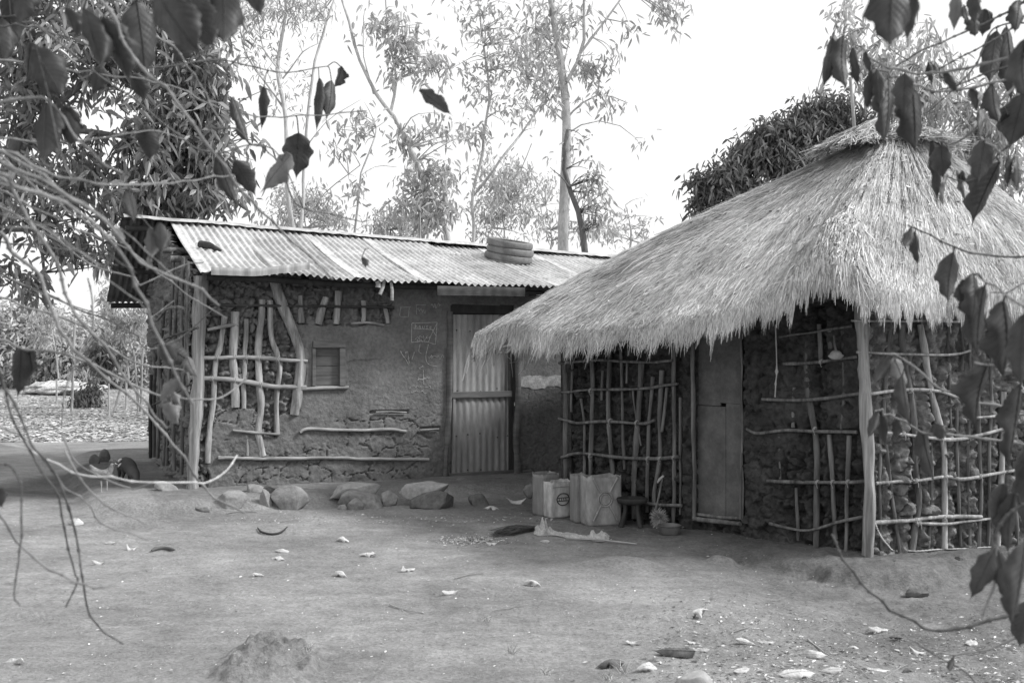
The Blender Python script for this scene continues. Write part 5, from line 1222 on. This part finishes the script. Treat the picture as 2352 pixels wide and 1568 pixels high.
for i, (pts, lab, w) in enumerate(sticks):
    q = spline(np.array([gp(x, min(y, 1562)) + [0, 0, .008] for x, y in pts]), 10); q[:, 2] = gz(q[:, 0], q[:, 1]) + .007
    tag(MB().tube(q, w * .5 / F * q[:, 1].mean() * np.linspace(1, .5, 10), 6, .2).build('fallen_twig', LATH, origin=q[0]), lab, 'twig', 'twigs lying on the yard')
# dry grass tufts
for i, (x, y, h_, lab) in enumerate(((705, 1492, 20, 'small dry grass tuft on the foreground mound'), (1175, 1500, 24, 'dry grass tuft with pale blades at the centre foreground'), (1118, 1426, 18, 'flattened pale tuft above the thin stalk'), (1430, 1545, 34, 'dry grass tuft left of the long pale wavy leaf'), (1395, 1560, 30, 'bristly tuft at the bottom edge near the centre'), (1560, 1452, 14, 'little tuft beside the ribbed leaves'), (1255, 1548, 20, 'short grass tuft at the lower centre'))):
    c = gp(x, min(y, 1562)); mb = MB(); rr = np.random.RandomState(i)
    for k in range(26):
        d = unit([rr.normal(0, .7), rr.normal(0, .5), 1.]); L = h_ / F * c[1] * rr.uniform(.5, 1.2); e = unit(np.cross(d, [0, 1, 0])) * .0016; p = c + rr.normal(0, .012, 3) * [1, 1, 0]
        mb.add([p - e, p + e, p + d * L * .6 + e * .7, p + d * L * .6 - e * .7, p + d * L + [d[0] * .02, 0, -.004]], [[0, 1, 2, 3]], rr.rand()); mb.f.append(np.array([[3, 2, 4]]) + mb.n - 5)
    tag(mb.build('grass_tuft', STRAW, smooth=False, origin=c), lab, 'grass tuft', 'dry grass tufts')

# ================================================================== NEAR BRANCHES AND LEAVES
TWS = []
def twig(pts, w0, w1, m, name, parent, seed, nodes=42):
    """pts: (x, y, depth) in picture units; swollen nodes every so often, as on a coffee twig"""
    if abs(pts[0][0]) in (330, 2760): pts = [(pts[0][0], pts[0][1], 2.)] + list(pts[1:])
    q = np.array([P3(*p) for p in pts]); sp0 = np.array(pts, float); Lp = np.hypot(*np.diff(sp0[:, :2], axis=0).T).sum(); n = max(14, int(Lp / 7))
    sp = spline(q, n); rr = np.random.RandomState(seed); TWS.append(sp)
    h = np.linspace(0, Lp, n); r0 = np.linspace(w0, w1, n) * .5 / F * sp[:, 1]
    k = np.zeros(n); pos = rr.uniform(5, nodes); kinks = []
    while pos < Lp: k += 1.5 * np.exp(-((h - pos) / 3.2) ** 2); kinks.append(pos); pos += nodes * rr.uniform(.8, 1.3)
    wob = np.interp(h, kinks, rr.normal(0, 1, len(kinks))) if len(kinks) > 1 else 0
    sp[:, 2] += wob * .0009 * sp[:, 1]; sp[:, 0] += wob * .0008 * sp[:, 1]
    return MB().tube(sp, r0 * (1 + .55 * k), 8, .12, seed=seed).build(name, m, parent)
la = P3(-330, 900, 2.0); ta = thing('coffee_bush', 'bare twigged coffee bush with big dark hanging leaves framing the left', 'bush', (la[0], la[1], 0))
MB().tube(spline([[la[0], la[1], -.05], [la[0] + .03, la[1], .8], [la[0] - .02, la[1] + .1, 1.7], [la[0] + .06, la[1], 2.5]], 16), np.linspace(.035, .014, 16), 9, .15).build('trunk', TWIG, ta)
TL = [([(-330, -350, 1.7), (-100, -190, 1.6), (205, -20, 1.5), (300, 120, 1.5), (415, 245, 1.5), (560, 440, 1.6), (680, 560, 1.7), (765, 640, 1.8)], 13, 5, 0), ([(-330, -250, 1.8), (0, -120, 1.8), (250, -10, 1.8), (400, 95, 1.8), (560, 210, 1.8), (700, 310, 1.85), (860, 400, 1.9)], 9, 3, 0) if False else ([(-330, -250, 1.8), (0, -120, 1.8), (250, -10, 1.8), (330, 60, 1.8), (410, 120, 1.85), (470, 210, 1.9), (500, 270, 1.9)], 8, 4, 0),
      ([(-330, 60, 2.2), (-60, 40, 2.2), (40, 40, 2.2), (110, 70, 2.2), (190, 100, 2.2), (320, 150, 2.2), (500, 140, 2.3), (640, 165, 2.4), (750, 155, 2.5)], 6, 3, 1), ([(-330, 100, 2.2), (90, 150, 2.2), (240, 170, 2.2), (370, 190, 2.2), (520, 250, 2.3), (640, 268, 2.4), (840, 257, 2.5)], 6, 3, 0),
      ([(-330, 200, 2.0), (-60, 80, 2.0), (50, 60, 2.0), (130, 95, 2.0), (330, 250, 2.), (480, 350, 2.05), (590, 330, 2.1), (640, 380, 2.15), (690, 470, 2.2), (830, 510, 2.3)], 6, 3, 1),
      ([(-330, 520, 1.9), (-50, 330, 1.9), (100, 330, 1.9), (250, 315, 1.9), (350, 300, 1.95), (420, 320, 2.)], 8, 3, 0), ([(-330, 600, 1.3), (-60, 330, 1.3), (0, 375, 1.3), (120, 425, 1.35), (240, 510, 1.4), (330, 600, 1.45), (450, 660, 1.5), (505, 700, 1.5)], 12, 6, 0),
      ([(-330, 420, 1.5), (-50, 345, 1.5), (130, 400, 1.5), (300, 425, 1.6), (420, 415, 1.7), (540, 400, 1.8)], 10, 4, 0), ([(-330, 560, 2.), (-40, 440, 2.), (60, 470, 2.), (170, 520, 2.), (300, 580, 2.05), (420, 670, 2.1), (520, 730, 2.1)], 7, 3, 0),
      ([(-330, 560, 2.1), (-60, 470, 2.1), (90, 520, 2.1), (200, 600, 2.1), (300, 640, 2.15), (340, 645, 2.15), (420, 610, 2.2), (470, 600, 2.2)], 6, 3, 0), ([(-330, 700, 1.7), (-40, 540, 1.7), (30, 580, 1.7), (90, 640, 1.7), (140, 760, 1.7), (200, 830, 1.7), (330, 940, 1.8), (400, 1020, 1.8), (470, 1120, 1.9), (560, 1180, 1.9)], 12, 5, 0),
      ([(-330, 700, 1.6), (-50, 420, 1.6), (60, 500, 1.6), (130, 600, 1.6), (160, 700, 1.6), (240, 800, 1.6), (330, 920, 1.65), (380, 985, 1.7)], 11, 6, 0), ([(-330, 800, 2.1), (-40, 690, 2.1), (60, 700, 2.1), (200, 760, 2.1), (320, 800, 2.1), (400, 790, 2.15), (470, 740, 2.2), (500, 700, 2.2)], 6, 3, 0) if False else ([(-330, 800, 2.1), (-40, 640, 2.1), (60, 660, 2.1), (160, 700, 2.1), (250, 735, 2.1), (310, 770, 2.1), (350, 800, 2.15), (420, 770, 2.2), (500, 700, 2.2)], 6, 3, 1),
      ([(-330, 830, 2.), (-40, 690, 2.), (60, 705, 2.), (200, 755, 2.), (250, 800, 2.), (330, 835, 2.05), (420, 850, 2.1)], 7, 4, 0), ([(-330, 900, 1.8), (-40, 790, 1.8), (60, 800, 1.8), (150, 815, 1.8), (220, 840, 1.8), (320, 890, 1.8), (390, 912, 1.85), (460, 917, 1.9), (510, 910, 1.95), (560, 875, 2.), (570, 855, 2.)], 8, 4, 0),
      ([(-330, 980, 1.6), (-40, 1000, 1.6), (0, 1015, 1.6), (60, 1035, 1.6), (150, 1075, 1.6), (230, 1095, 1.6), (330, 1103, 1.6), (430, 1106, 1.65), (480, 1105, 1.7), (520, 1080, 1.75), (545, 1045, 1.8)], 7, 3.5, 2),
      ([(-330, 900, 1.5), (-60, 830, 1.5), (10, 890, 1.5), (50, 960, 1.5), (90, 1040, 1.5), (140, 1120, 1.55), (180, 1250, 1.6), (190, 1320, 1.6), (205, 1400, 1.65), (235, 1450, 1.7), (280, 1482, 1.7)], 9, 4, 1), ([(-330, 900, 1.5), (-60, 800, 1.5), (0, 860, 1.5), (30, 960, 1.5), (80, 1060, 1.5), (130, 1130, 1.5), (150, 1220, 1.55), (170, 1310, 1.6), (175, 1340, 1.6), (150, 1395, 1.6)], 8, 4, 1),
      ([(-330, 1000, 1.4), (-60, 1060, 1.4), (20, 1065, 1.4), (45, 1110, 1.4), (48, 1180, 1.4), (45, 1260, 1.4), (38, 1320, 1.4), (35, 1370, 1.4), (45, 1395, 1.4)], 7, 4, 1), ([(-330, 1050, 1.45), (-60, 1140, 1.45), (0, 1190, 1.45), (40, 1250, 1.5), (120, 1310, 1.5), (190, 1340, 1.5), (240, 1350, 1.5), (300, 1315, 1.55)], 8, 5, 0),
      ([(-60, 1120, 1.6), (20, 1100, 1.6), (70, 1135, 1.6), (130, 1200, 1.6), (200, 1270, 1.6), (240, 1345, 1.6)], 6, 4, 0) if False else ([(-330, 1000, 1.6), (-60, 980, 1.6), (40, 1000, 1.6), (120, 1080, 1.6), (200, 1160, 1.65), (240, 1205, 1.7), (340, 1240, 1.75)], 6, 3, 0),
      ([(140, 1000, 1.7), (180, 1060, 1.7), (235, 1095, 1.75), (290, 1120, 1.8), (310, 1122, 1.8), (355, 1105, 1.8)], 5, 3, 2), ([(150, 1030, 1.6), (190, 1110, 1.6), (240, 1160, 1.6), (300, 1185, 1.65), (335, 1208, 1.65)], 6, 3, 0), ([(200, 640, 1.9), (215, 700, 1.9), (210, 760, 1.9), (175, 830, 1.9), (150, 900, 1.9), (140, 980, 1.9)], 5, 3, 0),
      ([(-330, 450, 1.2), (-60, 400, 1.2), (40, 430, 1.2), (150, 470, 1.25), (260, 560, 1.3), (330, 690, 1.35), (390, 830, 1.4), (440, 930, 1.45)], 13, 7, 0), ([(-100, 300, 1.4), (0, 345, 1.4), (90, 395, 1.4), (190, 470, 1.4)], 9, 6, 0), ([(-100, 250, 1.7), (20, 370, 1.7), (130, 470, 1.7), (210, 520, 1.7), (290, 560, 1.7)], 7, 4, 0),
      ([(-330, 350, 1.5), (-60, 270, 1.5), (0, 235, 1.5), (90, 225, 1.5), (130, 250, 1.5), (190, 330, 1.5), (280, 400, 1.55)], 12, 6, 0), ([(90, 130, 1.4), (120, 260, 1.4), (150, 380, 1.4)], 6, 4, 1), ([(-100, 600, 2.2), (30, 640, 2.2), (130, 690, 2.2), (230, 720, 2.2), (330, 735, 2.25), (400, 690, 2.3)], 5, 2, 0), ([(480, 290, 1.9), (540, 300, 1.9), (580, 330, 1.95), (640, 360, 2.), (700, 480, 2.1)], 5, 3, 1)]
for i, (pts, a, b, k) in enumerate(TL): twig(pts, a * .78, b * .8, (TWIG, TWIGD, mat('bleached_twig', .32, .55, 12, .8, .4, 70, dist=.002) if i == 15 else TWIG)[k], 'branch', ta, i)
LL = [(15, -20, 30, 130, 60, 1.2, 0), (70, 95, 60, 200, 60, 1.5, 0), (75, 110, 150, 230, 70, 1.5, 0), (105, 235, 97, 378, 66, 1.45, 0), (150, 240, 165, 345, 50, 1.5, 0), (190, 20, 235, 170, 66, 1.5, 0), (235, 40, 300, 200, 70, 1.5, 0), (315, 5, 335, 190, 76, 1.5, 0), (232, 150, 212, 222, 40, 1.7, 0), (300, 170, 335, 235, 48, 1.6, 0),
      (330, 285, 345, 375, 50, 1.6, 0), (350, -30, 470, 140, 88, 1.25, 0), (420, -30, 495, 120, 70, 1.3, 0), (515, -50, 512, 110, 66, 1.3, 0), (560, -60, 603, 45, 56, 1.5, 0), (535, 222, 577, 345, 30, 2., 0), (606, 198, 600, 305, 26, 2.1, 0), (500, 352, 547, 478, 40, 1.5, 0), (540, 368, 590, 455, 46, 1.5, 0), (668, 352, 596, 446, 46, 1.5, 1), (686, 305, 680, 415, 56, 1.5, 0),
      (733, 178, 727, 310, 28, 2.1, 0), (762, 185, 748, 280, 34, 2.1, 0), (785, 152, 765, 205, 30, 2.1, 0), (963, 206, 1042, 268, 30, 2., 0), (48, 798, 40, 918, 58, 1.6, 0), (70, 800, 66, 860, 40, 1.6, 0), (380, 790, 450, 838, 60, 1.7, 0), (372, 790, 398, 850, 44, 1.75, 0), (410, 840, 418, 880, 34, 1.7, 0), (412, 870, 362, 925, 26, 1.9, 1), (385, 905, 400, 950, 34, 1.9, 1), (372, 930, 412, 975, 40, 1.9, 1), (390, 895, 415, 945, 20, 1.9, 1),
      (345, 522, 348, 600, 34, 2.2, 1), (368, 512, 372, 585, 34, 2.2, 0), (355, 525, 368, 610, 22, 2.2, 0), (340, 590, 336, 625, 18, 2.2, 1), (-8, 1120, 6, 1168, 30, 1.3, 0), (262, 520, 285, 560, 26, 1.8, 1), (150, 20, 180, 90, 44, 1.6, 0), (60, -30, 45, 60, 50, 1.5, 0), (405, 140, 450, 60, 40, 1.6, 0), (430, 820, 455, 870, 34, 1.9, 1), (160, 245, 150, 330, 44, 1.7, 0), (-10, 30, 10, 160, 60, 1.3, 0), (295, 440, 310, 520, 34, 1.7, 0), (830, 592, 842, 612, 16, 2.2, 0)]
def hang(parent, L_, seed):
    for i, (x0, y0, x1, y1, w, Yd, kd) in enumerate(L_):
        rr = random.Random(seed + i)
        A = np.vstack(TWS); ax_ = CX + F * A[:, 0] / A[:, 1]; ay_ = CY - F * (A[:, 2] - CH) / A[:, 1]; dd = np.hypot(ax_ - x0, ay_ - y0); j = int(np.argmin(dd))
        if dd[j] < 60: Yd = float(A[j, 1])
        wr = w / F * Yd
        mb = leaf(P3(x0, y0, Yd), P3(x1, y1, Yd + rr.uniform(-.04, .04)), wr * (1.3 if seed < 600 else 1.15), seed + i, curl=rr.uniform(.15, .6), fold=.2, wave=.22, roll=rr.uniform(-.55, .55) * (1 if w > 38 else 1.9), nv=44, nu=9, sag=.07, veins=.028)
        # a short stalk bends over into the blade
        B = P3(x0, y0, Yd); E_ = A[j] if dd[j] < 60 else B + [.014, .006, .02]
        mb.tube(spline([B + [.0, 0, -.004], (B + E_) / 2 + [0, 0, .3 * np.linalg.norm(E_ - B)], E_], 7), wr * .018 + .0007, 5)
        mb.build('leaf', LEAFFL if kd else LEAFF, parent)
rt = random.Random(12)
for k in range(7):
    y0 = 335 + 34 * k; d_ = rt.uniform(1.3, 2.1); sl = rt.uniform(.18, .62); L_ = rt.uniform(230, 480)
    twig([(-330, y0 - 90, d_), (-60, y0, d_), (L_ * .3, y0 + L_ * .3 * sl + rt.uniform(-12, 12), d_), (L_ * .7, y0 + L_ * .75 * sl + rt.uniform(-15, 15), d_ + .03), (L_, y0 + L_ * sl * 1.25, d_ + .05)], rt.uniform(4, 6), 2, (TWIG, TWIGD)[k % 3 == 0], 'branch', ta, 200 + k)
hang(ta, LL, 500)
ra = P3(2760, 900, 2.0); tb = thing('leafy_coffee_bush', 'coffee bush with ribbed dark leaves drooping in from the right edge', 'bush', (ra[0], ra[1], 0))
MB().tube(spline([[ra[0], ra[1], -.05], [ra[0] - .03, ra[1], .8], [ra[0] + .03, ra[1] + .1, 1.7], [ra[0], ra[1], 2.5]], 16), np.linspace(.035, .014, 16), 9, .15).build('trunk', TWIG, tb)
o = 2760
TR = [([(o, -250, 2.), (2450, -60, 2.), (2352, 5, 2.), (2250, 60, 2.), (2180, 90, 2.), (2110, 120, 2.), (2060, 150, 2.05)], 7, 3, 1), ([(o, -200, 2.2), (2420, -20, 2.2), (2330, 60, 2.2), (2250, 110, 2.2), (2170, 150, 2.25), (2110, 185, 2.3)], 6, 2, 1), ([(o, 40, 2.1), (2420, 120, 2.1), (2352, 140, 2.1), (2260, 170, 2.1), (2200, 195, 2.15), (2140, 213, 2.2)], 6, 3, 1),
      ([(o, 60, 1.6), (2450, 115, 1.6), (2352, 125, 1.6), (2270, 145, 1.65), (2200, 158, 1.7), (2130, 167, 1.75), (2070, 162, 1.8), (2035, 152, 1.8), (1998, 124, 1.85)], 8, 4, 0), ([(o, 100, 1.9), (2450, 130, 1.9), (2340, 175, 1.9), (2230, 200, 1.9), (2150, 208, 1.9), (2080, 190, 1.9), (2045, 172, 1.9), (2010, 162, 1.9)], 7, 4, 0),
      ([(o, -100, 2.3), (2420, 40, 2.3), (2290, 60, 2.3), (2240, 150, 2.3), (2200, 195, 2.3), (2140, 250, 2.35), (2115, 265, 2.35)], 5, 2, 1), ([(o, 60, 2.), (2450, 140, 2.), (2352, 185, 2.), (2290, 240, 2.), (2245, 290, 2.), (2200, 325, 2.05), (2165, 328, 2.05), (2135, 318, 2.1)], 7, 3, 0), ([(o, 250, 2.2), (2400, 290, 2.2), (2310, 340, 2.2), (2270, 380, 2.2), (2240, 410, 2.2), (2200, 412, 2.25), (2170, 408, 2.25)], 6, 2, 1),
      ([(o, 560, 1.9), (2450, 595, 1.9), (2352, 592, 1.9), (2270, 585, 1.9), (2200, 570, 1.9), (2140, 545, 1.95), (2105, 528, 2.), (2085, 517, 2.)], 6, 3, 1), ([(o, 580, 2.1), (2420, 640, 2.1), (2352, 655, 2.1), (2300, 680, 2.1), (2272, 678, 2.1)], 5, 3, 0) if False else ([(o, 560, 2.1), (2420, 630, 2.1), (2352, 650, 2.1), (2310, 670, 2.1), (2272, 674, 2.1)], 5, 3, 0),
      ([(o, 760, 1.5), (2450, 740, 1.5), (2352, 705, 1.5), (2300, 670, 1.55), (2260, 640, 1.6)], 7, 4, 0), ([(o, 950, 1.7), (2450, 890, 1.7), (2352, 860, 1.7), (2280, 900, 1.75) if False else (2280, 840, 1.7), (2240, 830, 1.7)], 6, 4, 0), ([(o, 1000, 1.9), (2450, 960, 1.9), (2300, 935, 1.9), (2205, 912, 1.9), (2150, 885, 1.9), (2100, 845, 1.9), (2065, 818, 1.95), (2040, 817, 1.95)], 7, 4, 0),
      ([(o, 1090, 2.), (2450, 1040, 2.), (2300, 1010, 2.), (2180, 1000, 2.), (2110, 990, 2.), (2060, 960, 2.), (2030, 943, 2.), (2010, 943, 2.)], 6, 4, 0), ([(o, 1300, 1.7), (2500, 1330, 1.7), (2352, 1400, 1.7), (2250, 1432, 1.7), (2150, 1447, 1.7), (2060, 1410, 1.7), (1990, 1350, 1.7), (1935, 1280, 1.7), (1907, 1230, 1.7)], 8, 5, 1),
      ([(o, 1400, 1.9), (2500, 1420, 1.9), (2352, 1460, 1.9), (2270, 1490, 1.9), (2200, 1503, 1.9), (2130, 1490, 1.9), (2080, 1455, 1.95)], 6, 3, 0), ([(o, 1150, 1.5), (2450, 1160, 1.5), (2352, 1160, 1.5), (2300, 1200, 1.5), (2275, 1275, 1.5)], 9, 7, 1), ([(2290, 1250, 1.5), (2285, 1330, 1.5), (2270, 1380, 1.5), (2255, 1420, 1.5)], 6, 3, 0), ([(o, 300, 1.7), (2450, 400, 1.7), (2352, 395, 1.7), (2300, 350, 1.7), (2262, 325, 1.7)], 6, 4, 0),
      ([(2500, 1560, 1.9), (2300, 1590, 1.9), (2200, 1530, 1.9), (2110, 1480, 1.9)], 4, 2, 1)]
for i, (pts, a, b, k) in enumerate(TR): twig(pts, a, b, (TWIG, TWIGD)[k], 'branch', tb, i + 60)
LR = [(2052, -70, 2044, 120, 96, 1.3, 0), (2090, -60, 2082, 108, 44, 1.35, 0), (1912, 85, 1888, 212, 36, 1.9, 0), (1937, 80, 1946, 212, 44, 1.9, 0), (1958, 108, 1970, 208, 28, 1.9, 0), (1985, 120, 2000, 172, 16, 2.1, 0), (2000, 162, 1990, 262, 34, 1.9, 0), (2014, 158, 2022, 250, 34, 1.9, 0), (2040, 178, 2028, 345, 56, 1.6, 0), (2078, 168, 2078, 270, 50, 1.7, 0), (2096, 200, 2102, 362, 72, 1.6, 0),
      (2200, -20, 2190, 78, 30, 1.8, 1), (2228, -20, 2240, 60, 34, 1.8, 0), (2236, 40, 2240, 88, 34, 1.9, 0), (2262, 20, 2256, 88, 42, 1.8, 0), (2214, 10, 2232, 70, 22, 1.8, 0), (2290, 70, 2272, 200, 54, 1.5, 0), (2312, 60, 2322, 250, 44, 1.5, 0), (2340, 0, 2330, 80, 40, 1.9, 0), (2352, 90, 2362, 240, 60, 1.4, 0), (2132, 142, 2142, 195, 20, 2.1, 0), (2148, 142, 2176, 190, 24, 2.1, 0), (2168, 165, 2204, 218, 20, 2.1, 0),
      (2352, 215, 2318, 345, 76, 1.6, 0), (2228, 200, 2245, 262, 22, 2., 0), (2256, 245, 2246, 310, 20, 2., 0), (2280, 190, 2298, 290, 44, 1.9, 0), (2315, 260, 2300, 300, 34, 2., 0), (2142, 320, 2152, 478, 26, 1.9, 0), (2162, 332, 2166, 415, 46, 1.8, 0), (2176, 400, 2166, 480, 24, 1.85, 1), (2198, 390, 2216, 468, 20, 1.9, 1), (2210, 392, 2222, 420, 24, 1.9, 0), (2262, 320, 2246, 425, 62, 1.5, 0), (2296, 372, 2230, 522, 76, 1.5, 0), (2318, 355, 2312, 440, 20, 1.9, 0), (2336, 360, 2334, 450, 32, 1.9, 0),
      (2092, 522, 2076, 570, 24, 2., 0), (2102, 530, 2110, 615, 24, 2., 0), (2190, 578, 2178, 700, 58, 1.8, 0), (2212, 640, 2222, 735, 40, 1.7, 0), (2236, 628, 2230, 750, 50, 1.6, 0), (2262, 655, 2246, 835, 60, 1.6, 0), (2304, 690, 2300, 880, 92, 1.4, 0), (2352, 720, 2345, 900, 60, 1.4, 0), (2044, 818, 2004, 885, 34, 1.9, 0), (2052, 818, 2082, 905, 42, 1.9, 1), (2072, 860, 2092, 985, 38, 1.8, 0), (2016, 944, 1992, 1010, 30, 1.95, 0), (2022, 944, 2034, 1030, 34, 1.9, 0), (2062, 960, 2056, 1010, 24, 2., 0),
      (2270, 828, 2242, 995, 92, 1.15, 0), (2344, 880, 2312, 1090, 66, 1.25, 0), (2116, 978, 2150, 1118, 46, 1.7, 0), (2142, 975, 2170, 1010, 36, 1.8, 0), (2375, 1000, 2352, 1240, 64, 1.25, 0), (2330, 1130, 2316, 1280, 50, 1.4, 0), (2284, 1262, 2226, 1382, 50, 1.5, 0), (2292, 1262, 2326, 1400, 50, 1.5, 0), (2356, 1240, 2322, 1460, 66, 1.35, 0), (2362, 1380, 2340, 1490, 70, 1.3, 0), (2190, 1508, 2178, 1545, 16, 1.9, 0), (2306, 1110, 2276, 1210, 42, 1.5, 0)]
hang(tb, LR, 700)
